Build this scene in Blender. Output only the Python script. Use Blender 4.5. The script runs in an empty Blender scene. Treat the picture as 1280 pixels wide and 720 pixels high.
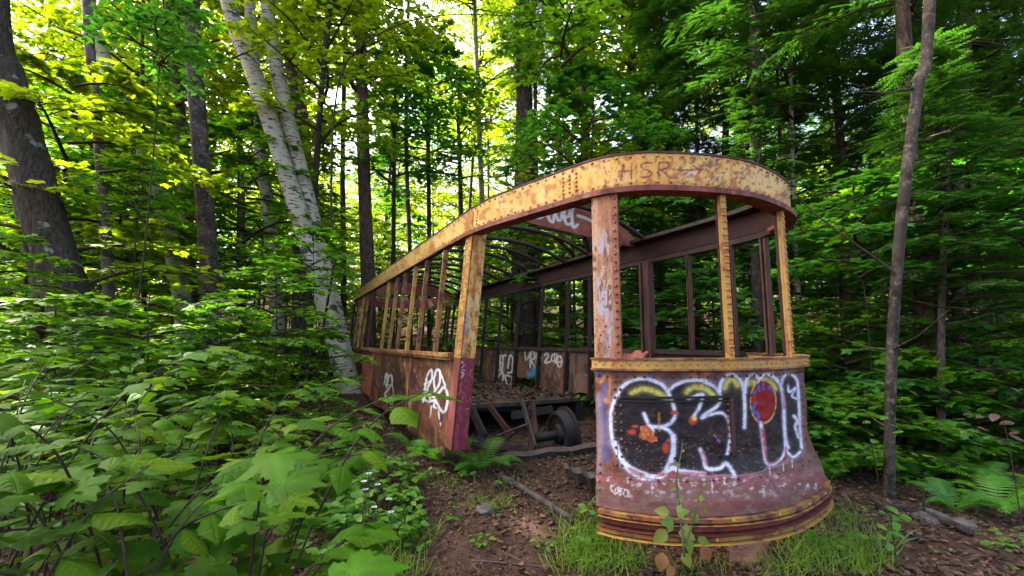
import bpy, bmesh, math, random
import numpy as np
from mathutils import Vector, Matrix, Euler

# ------------------------------------------------------------------ camera, sky, sun, exposure
scene = bpy.context.scene
F_PX, HORIZON, CAM_Z = 569.0, 428.0, 1.4
PITCH = math.atan((HORIZON - 360) / F_PX)
cam_d = bpy.data.cameras.new('camera'); cam = bpy.data.objects.new('camera', cam_d)
scene.collection.objects.link(cam); scene.camera = cam
cam_d.sensor_width = 36; cam_d.lens = F_PX / 1280 * 36
cam_d.clip_start = 0.05; cam_d.clip_end = 500
cam.location = (0, 0, CAM_Z); cam.rotation_euler = (math.pi / 2 + PITCH, 0, 0)

SUN_EL, SUN_AZ = math.radians(52), math.radians(-64)      # azimuth from +Y, clockwise positive
world = bpy.data.worlds.new('World'); scene.world = world; world.use_nodes = True
wn = world.node_tree.nodes; wl = world.node_tree.links
sky = wn.new('ShaderNodeTexSky'); sky.sky_type = 'NISHITA'; sky.sun_disc = False
sky.sun_elevation = SUN_EL; sky.sun_rotation = SUN_AZ; sky.air_density = 0.75; sky.dust_density = 6.0; sky.ozone_density = 0.0
wl.new(sky.outputs[0], wn['Background'].inputs[0]); wn['Background'].inputs[1].default_value = 0.15
sun_d = bpy.data.lights.new('sun', 'SUN'); sun = bpy.data.objects.new('sun', sun_d); scene.collection.objects.link(sun)
sun_d.energy = 5.0; sun_d.angle = math.radians(0.55); sun_d.color = (1.0, 0.93, 0.80)
to_sun = Vector((math.sin(SUN_AZ) * math.cos(SUN_EL), math.cos(SUN_AZ) * math.cos(SUN_EL), math.sin(SUN_EL)))
sun.rotation_euler = to_sun.to_track_quat('Z', 'Y').to_euler(); sun.location = (-8, 4, 20)
scene.view_settings.view_transform = 'Standard'; scene.view_settings.look = 'None'
scene.view_settings.exposure = 2.8; scene.view_settings.gamma = 1.0
scene.render.engine = 'CYCLES'
cy = scene.cycles
cy.max_bounces = 10; cy.diffuse_bounces = 7; cy.glossy_bounces = 2; cy.transmission_bounces = 7; cy.transparent_max_bounces = 6
cy.sample_clamp_indirect = 6; cy.use_denoising = True
try: cy.denoiser = 'OPENIMAGEDENOISE'
except Exception: pass
cy.caustics_reflective = False; cy.caustics_refractive = False

# ------------------------------------------------------------------ pixels and points
def ray(x, y):
    cx = (x - 640) / F_PX; cyy = (360 - y) / F_PX
    return np.array([cx, math.cos(PITCH) - cyy * math.sin(PITCH), math.sin(PITCH) + cyy * math.cos(PITCH)])
def at_depth(x, y, Y):
    d = ray(x, y); return d * (Y / d[1]) + np.array([0, 0, CAM_Z])
def at_height(x, y, z):
    d = ray(x, y); return d * ((z - CAM_Z) / d[2]) + np.array([0, 0, CAM_Z])
def project(P):
    P = np.asarray(P, float); x = P[..., 0]; y = P[..., 1]; z = P[..., 2] - CAM_Z
    dep = y * math.cos(PITCH) + z * math.sin(PITCH); up = -y * math.sin(PITCH) + z * math.cos(PITCH)
    return 640 + F_PX * x / dep, 360 - F_PX * up / dep
def sstep(t): t = np.clip(t, 0, 1); return t * t * (3 - 2 * t)
def terrain(x, y):
    x = np.asarray(x, float); y = np.asarray(y, float)
    h = .26 * sstep((y - 2.7) / 1.9) * (1 - .8 * sstep((x - 1.6) / 1.4) * sstep((9 - y) / 4))
    h = h + .22 * sstep((y - 5) / 5) + .012 * np.maximum(0, y - 10) + .10 * np.maximum(0, y - 18) + .05 * np.maximum(0, -x - 1.5 - .1 * y) + .035 * np.maximum(0, x - 5)
    h = h - .05 * sstep((1.2 - abs(x + .1)) / .8) * sstep((4 - y) / 2)
    h = h + .018 * np.sin(2.1 * x + 1.3 * y) * np.sin(1.7 * y - .8 * x + 1) + .03 * np.sin(.71 * x + 2) * np.sin(.63 * y) + .008 * np.sin(6.3 * x + 2.2 * y) * np.sin(5.1 * y - 3.1 * x)
    return h
def gz(x, y): return float(terrain(x, y))

# ------------------------------------------------------------------ numpy noise
def _hash(i, j, s):
    n = (i * 374761393 + j * 668265263 + s * 974634777) & 0xFFFFFFFF
    n = ((n ^ (n >> 13)) * 1274126177) & 0xFFFFFFFF
    return ((n ^ (n >> 16)) & 0xFFFF) / 65535.0
def vnoise(x, y, s=0):
    x = np.asarray(x, float); y = np.asarray(y, float)
    i = np.floor(x).astype(np.int64); j = np.floor(y).astype(np.int64); u = sstep(x - i); v = sstep(y - j)
    return (_hash(i, j, s) * (1 - u) + _hash(i + 1, j, s) * u) * (1 - v) + (_hash(i, j + 1, s) * (1 - u) + _hash(i + 1, j + 1, s) * u) * v
def fbm(x, y, s=0, o=4):
    t = 0; a = .5; n = 0
    for k in range(o):
        t = t + a * vnoise(x * 2 ** k, y * 2 ** k, s + k * 7); n += a; a *= .66
    return t / n
def lin(r, g, b):
    return tuple((c / 255 / 12.92) if c <= 10 else ((c / 255 + .055) / 1.055) ** 2.4 for c in (r, g, b))

# ------------------------------------------------------------------ objects
COL = scene.collection
def tag(o, label=None, cat=None, group=None, kind=None):
    if label: o['label'] = label
    if cat: o['category'] = cat
    if group: o['group'] = group
    if kind: o['kind'] = kind
    return o
def empty(name, loc=(0, 0, 0), rz=0.0):
    o = bpy.data.objects.new(name, None); COL.objects.link(o); o.location = loc; o.rotation_euler = (0, 0, rz)
    o.empty_display_size = .1; return o
def link_obj(name, me, parent=None):
    o = bpy.data.objects.new(name, me); COL.objects.link(o)
    if parent is not None: o.parent = parent
    return o
ORIGIN = {}
def root_of(o):
    p = o; off = np.zeros(3)
    while p is not None: off = off + np.array(p.location); p = p.parent
    return off
def np_mesh(name, V, T, mat=None, smooth=True, col=None):
    """triangles (n,3) or quads (n,4) to a mesh"""
    V = np.asarray(V, np.float32); T = np.asarray(T, np.int32); k = T.shape[1]
    me = bpy.data.meshes.new(name)
    me.vertices.add(len(V)); me.vertices.foreach_set('co', V.ravel())
    me.loops.add(T.size); me.loops.foreach_set('vertex_index', T.ravel())
    me.polygons.add(len(T)); me.polygons.foreach_set('loop_start', np.arange(0, T.size, k, dtype=np.int32))
    me.polygons.foreach_set('loop_total', np.full(len(T), k, np.int32))
    me.polygons.foreach_set('use_smooth', np.full(len(T), smooth, bool))
    if col is not None:
        a = me.color_attributes.new('Col', 'FLOAT_COLOR', 'POINT')
        a.data.foreach_set('color', np.concatenate([col, np.ones((len(col), 1))], 1).astype(np.float32).ravel())
    me.update(calc_edges=True)
    if mat: me.materials.append(mat)
    return me
class MB:
    """collects shapes into one mesh"""
    def __init__(s): s.v = []; s.f = []; s.n = 0
    def add(s, V, Fs):
        V = np.asarray(V, float)
        for f in Fs: s.f.append([i + s.n for i in f])
        s.v.append(V); s.n += len(V); return s
    def hexa(s, P):   # 8 corners: bottom 4, top 4
        return s.add(P, [(0, 3, 2, 1), (4, 5, 6, 7), (0, 1, 5, 4), (1, 2, 6, 5), (2, 3, 7, 6), (3, 0, 4, 7)])
    def bar(s, p0, p1, wdir, w, ddir, d):
        p0 = np.asarray(p0, float); p1 = np.asarray(p1, float); a = np.asarray(wdir, float) * w / 2; b = np.asarray(ddir, float) * d / 2
        c = [-a - b, a - b, a + b, -a + b]
        return s.hexa(np.array([p0 + q for q in c] + [p1 + q for q in c]))
    def tube(s, pts, rad, n=8, cap=True, wob=None, seed=0):
        pts = np.asarray(pts, float); m = len(pts); rad = np.broadcast_to(np.asarray(rad, float), (m,))
        tan = np.gradient(pts, axis=0); tan /= np.linalg.norm(tan, axis=1)[:, None] + 1e-9
        ref = np.array([1., 0, 0]) if abs(tan[0][0]) < .8 else np.array([0, 1., 0])
        V = []
        for i in range(m):
            u = ref - tan[i] * ref.dot(tan[i]); u /= np.linalg.norm(u); ref = u; w = np.cross(tan[i], u)
            an = np.arange(n) * 2 * math.pi / n
            r = rad[i] * np.ones(n)
            if wob is not None: r = r * wob(an, i / (m - 1))
            V.append(pts[i] + np.outer(np.cos(an) * r, u) + np.outer(np.sin(an) * r, w))
        V = np.concatenate(V); Fs = []
        for i in range(m - 1):
            for j in range(n):
                k = (j + 1) % n; Fs.append((i * n + j, i * n + k, (i + 1) * n + k, (i + 1) * n + j))
        if cap: Fs.append(tuple(range(n - 1, -1, -1))); Fs.append(tuple((m - 1) * n + j for j in range(n)))
        return s.add(V, Fs)
    def mesh(s, name, mat, off=None, smooth=False):
        V = np.concatenate(s.v)
        if off is not None: V = V - off
        me = bpy.data.meshes.new(name); me.from_pydata(V.tolist(), [], s.f); me.update()
        if smooth: me.polygons.foreach_set('use_smooth', np.ones(len(me.polygons), bool))
        if mat: me.materials.append(mat)
        return me
    def build(s, name, mat, parent=None, smooth=False, bevel=0):
        off = root_of(parent) if parent is not None else None
        o = link_obj(name, s.mesh(name, mat, off, smooth), parent)
        if bevel:
            m = o.modifiers.new('bevel', 'BEVEL'); m.width = bevel; m.segments = 1; m.limit_method = 'ANGLE'
        return o
def unit(v): v = np.asarray(v, float); return v / (np.linalg.norm(v) + 1e-12)
def catmull(P, n):
    P = np.asarray(P, float); out = []
    for i in range(len(P) - 1):
        p0 = P[max(i - 1, 0)]; p1 = P[i]; p2 = P[i + 1]; p3 = P[min(i + 2, len(P) - 1)]
        for k in range(n):
            t = k / n
            out.append(.5 * (2 * p1 + (p2 - p0) * t + (2 * p0 - 5 * p1 + 4 * p2 - p3) * t * t + (3 * p1 - p0 - 3 * p2 + p3) * t ** 3))
    out.append(P[-1]); return np.array(out)

# ------------------------------------------------------------------ materials
def new_mat(name):
    m = bpy.data.materials.new(name); m.use_nodes = True; nt = m.node_tree
    for n in list(nt.nodes): nt.nodes.remove(n)
    out = nt.nodes.new('ShaderNodeOutputMaterial')
    return m, nt, out
def N(nt, typ, **kw):
    n = nt.nodes.new(typ)
    for k, v in kw.items():
        if k in n.inputs.keys(): n.inputs[k].default_value = v
        else: setattr(n, k, v)
    return n
def mixc(nt, fac, a, b, mode='MIX'):
    n = nt.nodes.new('ShaderNodeMix'); n.data_type = 'RGBA'; n.blend_type = mode
    for sock, val in ((n.inputs[0], fac), (n.inputs[6], a), (n.inputs[7], b)):
        if hasattr(val, 'links') or hasattr(val, 'is_linked'): nt.links.new(val, sock)
        elif isinstance(val, (int, float)): sock.default_value = val
        else: sock.default_value = (*val[:3], 1)
    return n.outputs[2]
def ramp(nt, fac, lo, hi, a=0., b=1.):
    n = nt.nodes.new('ShaderNodeMapRange'); n.interpolation_type = 'SMOOTHSTEP'
    nt.links.new(fac, n.inputs[0]); n.inputs[1].default_value = lo; n.inputs[2].default_value = hi
    n.inputs[3].default_value = a; n.inputs[4].default_value = b; return n.outputs[0]
def noise(nt, scale, detail=5, rough=.6, vec=None, mul=None):
    tc = nt.nodes.new('ShaderNodeTexCoord'); v = vec or tc.outputs['Object']
    if mul:
        mp = nt.nodes.new('ShaderNodeMapping'); nt.links.new(v, mp.inputs[0]); mp.inputs['Scale'].default_value = mul; v = mp.outputs[0]
    n = N(nt, 'ShaderNodeTexNoise', Scale=scale, Detail=detail, Roughness=rough); nt.links.new(v, n.inputs['Vector']); return n.outputs[0]
def finish(nt, out, colour, rough=.6, bump=None, bstr=.3, bdist=.01, metal=0., spec=.4):
    p = N(nt, 'ShaderNodeBsdfPrincipled'); nt.links.new(p.outputs[0], out.inputs[0])
    if hasattr(colour, 'is_linked'): nt.links.new(colour, p.inputs['Base Color'])
    else: p.inputs['Base Color'].default_value = (*colour, 1)
    if hasattr(rough, 'is_linked'): nt.links.new(rough, p.inputs['Roughness'])
    else: p.inputs['Roughness'].default_value = rough
    p.inputs['Specular IOR Level'].default_value = spec; p.inputs['Metallic'].default_value = metal
    if bump is not None:
        b = N(nt, 'ShaderNodeBump', Strength=bstr, Distance=bdist); nt.links.new(bump, b.inputs['Height']); nt.links.new(b.outputs[0], p.inputs['Normal'])
def rusty(name, base, layers, rough=.6, bstr=.5, streak=(1, 1, .35)):
    """paint with layered rust patches: layers = (colour, noise scale, threshold, softness)"""
    m, nt, out = new_mat(name); c = base; first = None
    for k, (lc, sc, th, so) in enumerate(layers):
        f = noise(nt, sc, 6, .65, mul=streak if k % 2 else None); first = first or f
        c = mixc(nt, ramp(nt, f, th - so, th + so), c, lc)
    fine = noise(nt, 90, 4, .7)
    c = mixc(nt, ramp(nt, fine, .3, .7, 0, .5), c, (.03, .015, .01), 'MULTIPLY') if False else mixc(nt, ramp(nt, fine, .52, .75, 0, .45), c, (.05, .025, .015))
    finish(nt, out, c, ramp(nt, first, .3, .7, rough - .12, rough + .2), fine, bstr, .004)
    return m
def painted(name, rough=.5, bstr=.4):
    """colours sprayed on the metal come from the mesh, wear and relief from noise"""
    m, nt, out = new_mat(name)
    at = N(nt, 'ShaderNodeVertexColor', layer_name='Col')
    f = noise(nt, 55, 5, .7); g = noise(nt, 160, 3, .7)
    c = mixc(nt, ramp(nt, f, .58, .74, 0, .3), at.outputs[0], (.085, .035, .02))
    c = mixc(nt, ramp(nt, g, .62, .85, 0, .2), c, (.3, .25, .22))
    finish(nt, out, c, ramp(nt, f, .3, .7, rough - .1, rough + .25), f, bstr, .004, spec=.25)
    return m
def leafmat(name, cols, trans=.45, tcol=None, rough=.45, spec=.35, yellow=None, dead=None, vein=False):
    m, nt, out = new_mat(name)
    geo = nt.nodes.new('ShaderNodeNewGeometry'); oi = nt.nodes.new('ShaderNodeObjectInfo')
    add = N(nt, 'ShaderNodeMath', operation='ADD'); nt.links.new(geo.outputs['Random Per Island'], add.inputs[0]); nt.links.new(oi.outputs['Random'], add.inputs[1])
    fr = N(nt, 'ShaderNodeMath', operation='FRACT'); nt.links.new(add.outputs[0], fr.inputs[0])
    cr = nt.nodes.new('ShaderNodeValToRGB'); nt.links.new(fr.outputs[0], cr.inputs[0])
    e = cr.color_ramp.elements; e[0].color = (*cols[0], 1); e[0].position = 0; e[1].color = (*cols[-1], 1); e[1].position = 1
    for i, cc in enumerate(cols[1:-1]):
        q = e.new((i + 1) / (len(cols) - 1)); q.color = (*cc, 1)
    c = cr.outputs[0]
    if vein:
        va = N(nt, 'ShaderNodeVertexColor', layer_name='Col'); c = mixc(nt, 1.0, c, va.outputs[0], 'MULTIPLY')
    nz = noise(nt, 30, 3, .6)
    c = mixc(nt, ramp(nt, nz, .35, .7, 0, .3), c, (.02, .05, .01))
    if dead:
        c = mixc(nt, ramp(nt, noise(nt, 45, 3, .7), .66, .72), c, dead)
    p = N(nt, 'ShaderNodeBsdfPrincipled', Roughness=rough); p.inputs['Specular IOR Level'].default_value = spec; nt.links.new(c, p.inputs['Base Color'])
    t = N(nt, 'ShaderNodeBsdfTranslucent')
    tc = mixc(nt, 1.0, c, tcol or (1.9, 1.75, .7), 'MULTIPLY'); nt.links.new(tc, t.inputs[0])
    mx = N(nt, 'ShaderNodeMixShader'); mx.inputs[0].default_value = trans
    nt.links.new(p.outputs[0], mx.inputs[1]); nt.links.new(t.outputs[0], mx.inputs[2]); nt.links.new(mx.outputs[0], out.inputs[0])
    b = N(nt, 'ShaderNodeBump', Strength=.15, Distance=.004); nt.links.new(nz, b.inputs['Height']); nt.links.new(b.outputs[0], p.inputs['Normal'])
    return m
def barkmat(name, base, dark, light, scale=14, stretch=(1, 1, .22), lich=None, bstr=.9, lichen_th=.63):
    m, nt, out = new_mat(name)
    f = noise(nt, scale, 7, .65, mul=stretch); g = noise(nt, 5, 5, .6); h = noise(nt, scale * 4, 4, .6, mul=stretch)
    c = mixc(nt, ramp(nt, f, .36, .62), dark, base); c = mixc(nt, ramp(nt, h, .5, .75, 0, .6), c, light)
    if lich: c = mixc(nt, ramp(nt, g, lichen_th - .05, lichen_th + .05, 0, .85), c, lich)
    finish(nt, out, c, .85, f, bstr, .03, spec=.2); return m
def birchmat(name, white, dark, marks=.60):
    m, nt, out = new_mat(name)
    f = noise(nt, 6, 4, .6, mul=(1, 1, 5)); g = noise(nt, 3.2, 5, .65, mul=(1, 1, 1.4)); h = noise(nt, 25, 4, .6, mul=(1, 1, 6))
    c = mixc(nt, ramp(nt, h, .4, .7, 0, .5), white, tuple(w * .62 for w in white))
    c = mixc(nt, ramp(nt, f, marks, marks + .04), c, dark); c = mixc(nt, ramp(nt, g, .56, .62, 0, .9), c, tuple(d * 1.6 for d in dark))
    finish(nt, out, c, .7, h, .5, .01, spec=.25); return m

M = {}
M['soil'] = None
def ground_material():
    m, nt, out = new_mat('forest_soil')
    f = noise(nt, 3, 6, .6); g = noise(nt, 28, 6, .7); h = noise(nt, 120, 4, .7); k = noise(nt, 1.1, 3, .5)
    c = mixc(nt, ramp(nt, f, .35, .65), (.04, .021, .013), (.085, .046, .03))
    c = mixc(nt, ramp(nt, g, .45, .7, 0, .8), c, (.03, .016, .011)); c = mixc(nt, ramp(nt, h, .55, .75, 0, .8), c, (.13, .085, .06))
    c = mixc(nt, ramp(nt, k, .58, .75, 0, .5), c, (.03, .045, .012))
    finish(nt, out, c, .9, g, .9, .03, spec=.15); return m
M['soil'] = ground_material()
M['leaf_bright'] = leafmat('maple_leaf_bright', [(.12, .22, .008), (.17, .27, .010), (.085, .18, .009), (.23, .3, .012)], .57, (2.2, 1.85, .5))
M['leaf_mid'] = leafmat('maple_leaf_mid', [(.065, .2, .010), (.09, .235, .012), (.05, .16, .009), (.13, .255, .012)], .52, (2.0, 1.8, .5))
M['leaf_cool'] = leafmat('maple_leaf_cool', [(.05, .185, .026), (.07, .225, .032), (.036, .145, .02), (.09, .24, .03)], .46, (1.7, 1.8, .6))
M['leaf_hobble'] = leafmat('hobblebush_leaf', [(.03, .098, .003), (.045, .125, .004), (.02, .075, .003), (.085, .16, .005)], .42, (2.2, 1.9, .5), .62, .08, dead=(.12, .08, .025), vein=True)
M['leaf_lime'] = leafmat('lime_leaf', [(.10, .25, .012), (.14, .29, .015), (.07, .2, .012)], .45, dead=(.14, .09, .03), vein=True)
M['leaf_limef'] = leafmat('lime_leaf_fine', [(.09, .22, .010), (.12, .26, .012), (.06, .17, .010)], .45)
M['leaf_herb'] = leafmat('herb_leaf', [(.055, .19, .014), (.09, .24, .018), (.06, .2, .014), (.16, .28, .018)], .42)
M['leaf_vine'] = leafmat('creeper_leaf', [(.16, .26, .03), (.22, .25, .04), (.11, .22, .025)], .4)
M['leaf_autumn'] = leafmat('autumn_leaf', [(.3, .12, .05), (.24, .1, .045), (.33, .17, .06)], .35, (1.3, 1.1, .8))
M['leaf_wine'] = leafmat('wine_leaf', [(.09, .045, .04), (.12, .06, .05), (.07, .035, .035)], .3, (1.3, 1.0, .9))
M['needle'] = leafmat('conifer_needle', [(.028, .092, .016), (.042, .12, .02), (.02, .07, .013), (.06, .14, .022)], .38, (1.7, 1.8, .6), .55, .2)
M['needle_far'] = leafmat('conifer_needle_pale', [(.05, .14, .016), (.07, .175, .02), (.09, .19, .022)], .42)
M['fern'] = leafmat('fern_frond', [(.075, .24, .014), (.10, .28, .018), (.06, .2, .012)], .45)
M['grass'] = leafmat('grass_blade', [(.12, .26, .02), (.17, .31, .03), (.09, .21, .016), (.26, .32, .06)], .45)
M['litter'] = leafmat('leaf_litter', [(.06, .028, .018), (.11, .055, .034), (.038, .019, .013), (.17, .1, .065), (.07, .034, .022)], .12, (1.2, 1, .8), .8, .2)
M['petal'] = leafmat('aster_petal', [(.6, .58, .75), (.7, .68, .8)], .3, (1.1, 1.1, 1.1))
M['stem_green'] = barkmat('green_stem', (.06, .1, .03), (.04, .06, .02), (.09, .13, .04), bstr=.1)
M['twig'] = barkmat('twig_bark', (.045, .032, .024), (.025, .017, .013), (.09, .07, .055), 30, bstr=.3)
M['bark_dark'] = barkmat('ridged_bark', (.048, .038, .026), (.016, .012, .010), (.11, .096, .07), 34, (1, 1, .2), (.2, .22, .19), 1.0, .66)
M['bark_grey'] = barkmat('grey_maple_bark', (.13, .112, .095), (.045, .035, .028), (.2, .18, .155), 9, (1, 1, .6), (.035, .028, .022), .6, .55)
M['bark_brown'] = barkmat('brown_bark', (.115, .078, .058), (.04, .026, .02), (.2, .15, .12), 18, (1, 1, .25), None, .8)
M['bark_conifer'] = barkmat('conifer_bark', (.085, .062, .05), (.028, .02, .016), (.17, .14, .12), 20, (1, 1, .4), (.15, .16, .135), .8, .62)
M['bark_birch'] = birchmat('birch_bark', (.36, .33, .235), (.022, .018, .014), .55)
M['bark_birch_green'] = birchmat('mossy_birch_bark', (.27, .29, .15), (.03, .03, .016), .575)
M['bark_pale'] = barkmat('pale_mottled_bark', (.07, .055, .04), (.018, .014, .01), (.2, .175, .135), 6, (1, 1, .8), (.035, .027, .02), .5, .55)
YEL = (.42, .24, .045); OR = (.3, .095, .022); DK = (.05, .022, .014); BRN = (.085, .034, .022)
M['yellow'] = rusty('yellow_paint_rusted', YEL, [(OR, 7, .55, .06), ((.32, .2, .07), 12, .58, .08), (DK, 16, .64, .05)])
M['yellow_worn'] = rusty('yellow_paint_worn', (.3, .165, .035), [(BRN, 6, .5, .09), (OR, 11, .56, .08), (DK, 18, .62, .05)])
M['white_rust'] = rusty('pale_paint_rusted', (.36, .33, .34), [((.3, .13, .06), 4, .47, .13), ((.42, .33, .24), 9, .57, .1), ((.16, .055, .025), 9, .6, .06), (DK, 22, .68, .04)])
M['dark_rust'] = rusty('dark_brown_rust', (.022, .0095, .007), [((.045, .018, .012), 8, .57, .1), ((.012, .006, .005), 10, .55, .1)], .7)
M['mid_rust'] = rusty('brown_rust', (.055, .02, .012), [((.10, .035, .016), 7, .57, .1), ((.022, .01, .007), 10, .56, .08)], .7)
M['orange_rust'] = rusty('orange_rust', (.2, .068, .026), [((.11, .035, .017), 9, .55, .1), ((.27, .12, .05), 14, .6, .07)], .65)
M['red_rust'] = rusty('red_paint_rusted', (.16, .034, .022), [((.075, .022, .015), 9, .55, .09), ((.25, .085, .04), 14, .61, .06), (DK, 20, .66, .05)])
M['pink_rust'] = rusty('faded_red_paint', (.3, .075, .06), [((.2, .06, .045), 6, .55, .1), ((.45, .2, .16), 12, .6, .08)])
M['purple'] = rusty('purple_red_paint', (.155, .018, .038), [((.2, .045, .06), 8, .55, .12), ((.09, .014, .022), 12, .58, .1)], .5, .25)
M['rivet_yellow'] = rusty('rivet_yellow', (.42, .25, .06), [(OR, 20, .5, .1)])
M['rivet_dark'] = rusty('rivet_rust', (.19, .085, .055), [((.06, .025, .02), 20, .5, .1)])
M['paint'] = painted('sprayed_metal')
M['paint_dull'] = painted('sprayed_dull_metal', .7, .5)
M['old_steel'] = rusty('grey_brown_steel', (.055, .042, .036), [((.09, .065, .05), 9, .55, .1), ((.03, .022, .018), 14, .55, .1)], .75)
M['tar_steel'] = rusty('blackened_steel', (.008, .007, .007), [((.022, .016, .013), 12, .58, .08)], .65)
M['rock'] = barkmat('grey_stone', (.11, .095, .085), (.06, .05, .045), (.18, .165, .15), 12, (1, 1, 1), (.05, .075, .025), .6, .6)
M['brick_rust'] = rusty('pinkish_scrap', (.13, .06, .043), [((.075, .033, .024), 12, .55, .1), ((.19, .11, .085), 25, .6, .08)], .8)
M['log'] = barkmat('dead_wood', (.045, .034, .03), (.018, .013, .012), (.09, .075, .07), 16, (.3, 1, 1), (.04, .06, .02), .8, .66)
M['log_grey'] = barkmat('grey_dead_wood', (.11, .085, .07), (.05, .037, .03), (.17, .14, .12), 20, (.3, 1, 1), None, .6)

# ================================================================== ground
def build_ground():
    xs = np.concatenate([np.linspace(-120, -12, 28)[:-1], np.linspace(-12, 12, 241), np.linspace(12, 120, 28)[1:]])
    ys = np.concatenate([np.linspace(-30, 0, 12)[:-1], np.linspace(0, 14, 201), np.linspace(14, 160, 50)[1:]])
    X, Y = np.meshgrid(xs, ys); Z = terrain(X, Y) + .012 * (fbm(X * 7, Y * 7, 3) - .5) + .02 * (fbm(X * 2, Y * 2, 5) - .5)
    V = np.stack([X, Y, Z], -1).reshape(-1, 3); nx = len(xs)
    I = np.arange(len(ys) - 1)[:, None] * nx + np.arange(nx - 1)[None]; I = I.ravel()
    o = link_obj('ground', np_mesh('ground', V, np.stack([I, I + 1, I + nx + 1, I + nx], 1), M['soil'])); tag(o, kind='structure')
build_ground()

# ================================================================== streetcar shell
B0 = np.array([-.36, 4.0]); AX = np.array([-.446, .895]); CX = np.array([.895, .446])
BASE = np.array([*(B0 + AX * 3 + CX * 1.2), .2])
car = empty('streetcar_shell', BASE)
tag(car, 'rusted yellow streetcar shell with spray-painted rounded front and empty window openings', 'streetcar')
def shear(a, c, z):
    right = sstep((c - .8) / 1.2)
    k = (1 - right) * .09 * sstep((a + .35) / .35) + right * .09 * sstep((a - .6) / 2.4)
    return -k * (2.35 - z)
def W(a, c, z):
    a = np.asarray(a, float); c = np.asarray(c, float); z = np.asarray(z, float)
    a, c, z = np.broadcast_arrays(a, c, z); c = c + shear(a, c, z)
    return np.stack([B0[0] + a * AX[0] + c * CX[0], B0[1] + a * AX[1] + c * CX[1], z], -1)
def AC(P): r = np.asarray(P)[:2] - B0; return float(r @ AX), float(r @ CX)
REAR = 7.7
ctrl = [(REAR, 0), (6, 0), (4, 0), (2, 0), (1, 0), (.3, 0), (0, .01), (-.35, .07), (-.85, .205), (-1.34, .35), (-1.54, .511), (-1.65, .70), (-1.757, 1.035), (-1.785, 1.385), (-1.684, 1.862), (-1.53, 2.165), (-1.3, 2.36), (-1.0, 2.46), (-.6, 2.48), (0, 2.48), (1, 2.48), (2, 2.49), (4, 2.5), (6, 2.52), (REAR, 2.53)]
PL = catmull(ctrl, 40)
S_ = np.concatenate([[0], np.cumsum(np.linalg.norm(np.diff(PL, axis=0), axis=1))])
def plan(s, off=0.0):
    a = np.interp(s, S_, PL[:, 0]); c = np.interp(s, S_, PL[:, 1]); e = .02
    ta = np.interp(s + e, S_, PL[:, 0]) - np.interp(s - e, S_, PL[:, 0]); tc = np.interp(s + e, S_, PL[:, 1]) - np.interp(s - e, S_, PL[:, 1])
    L = np.hypot(ta, tc) + 1e-9
    return a - tc / L * off, c + ta / L * off
def s_near(a, c): return float(S_[np.argmin((PL[:, 0] - a) ** 2 + (PL[:, 1] - c) ** 2)])
def frame(s):
    """tangent and outward normal in world at s"""
    a0, c0 = plan(s - .02); a1, c1 = plan(s + .02); t = unit((AX * (a1 - a0) + CX * (c1 - c0))); t = np.array([*t, 0.])
    a2, c2 = plan(s, .1); a3, c3 = plan(s, 0); n = unit(AX * (a2 - a3) + CX * (c2 - c3)); return t, np.array([*n, 0.])
sB = s_near(0.0, 0); sA = s_near(-1.34, .35) + .035; sR = s_near(-1.0, 2.46); sEnd = S_[-1]

class Paint:
    def __init__(s, P):
        s.P = P.reshape(-1, 3); s.px, s.py = project(s.P); s.C = np.zeros((len(s.px), 3)); s.nz = fbm(s.px / 3.1, s.py / 3.1, 11); s.n2 = fbm(s.px / 14., s.py / 14., 23)
    def fill(s, c): s.C[:] = c; return s
    def blend(s, a, c): a = np.clip(a, 0, 1)[:, None]; s.C = s.C * (1 - a) + np.array(c) * a; return s
    def patch(s, c, sx, sy, th, so=.06, al=1., seed=1, mask=None):
        f = fbm(s.px / sx, s.py / sy, seed, 5); a = sstep((f - th + so) / (2 * so)) * al
        return s.blend(a if mask is None else a * mask, c)
    def dist(s, pts):
        d = np.full(len(s.px), 1e9)
        for (x0, y0), (x1, y1) in zip(pts[:-1], pts[1:]):
            dx, dy = x1 - x0, y1 - y0; L = dx * dx + dy * dy + 1e-9
            t = np.clip(((s.px - x0) * dx + (s.py - y0) * dy) / L, 0, 1)
            d = np.minimum(d, np.hypot(s.px - x0 - t * dx, s.py - y0 - t * dy))
        return d
    def stroke(s, pts, w, c, soft=.8, al=1., curve=True, wear=.0, mask=None):
        if curve and len(pts) > 2: pts = catmull(pts, 5).tolist()
        d = s.dist(pts) + (s.nz - .5) * 1.2
        a = sstep((w / 2 + soft - d) / (2 * soft)) * al
        if wear: a = a * (1 - sstep((s.nz - .62 + .06) / .1) * wear)
        return s.blend(a if mask is None else a * mask, c)
    def inside(s, pts, curve=True):
        if curve: pts = catmull(list(pts) + [pts[0]], 5).tolist()[:-1]
        ins = np.zeros(len(s.px), bool); j = len(pts) - 1
        for i in range(len(pts)):
            xi, yi = pts[i]; xj, yj = pts[j]
            cnd = ((yi > s.py) != (yj > s.py)) & (s.px < (xj - xi) * (s.py - yi) / (yj - yi + 1e-9) + xi); ins ^= cnd; j = i
        return ins.astype(float)
    def poly(s, pts, c, al=1., curve=True): return s.blend(s.inside(pts, curve) * al, c)
    def blob(s, x, y, rx, ry, c, al=1., soft=.35):
        d = np.hypot((s.px - x) / rx, (s.py - y) / ry) + (s.nz - .5) * .35
        return s.blend(sstep((1 + soft - d) / (2 * soft)) * al, c)
def grid_faces(nu, nv, o=0):
    I = (np.arange(nu - 1)[:, None] * nv + np.arange(nv - 1)[None]).ravel() + o
    return np.stack([I, I + nv, I + nv + 1, I + 1], 1)
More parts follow.
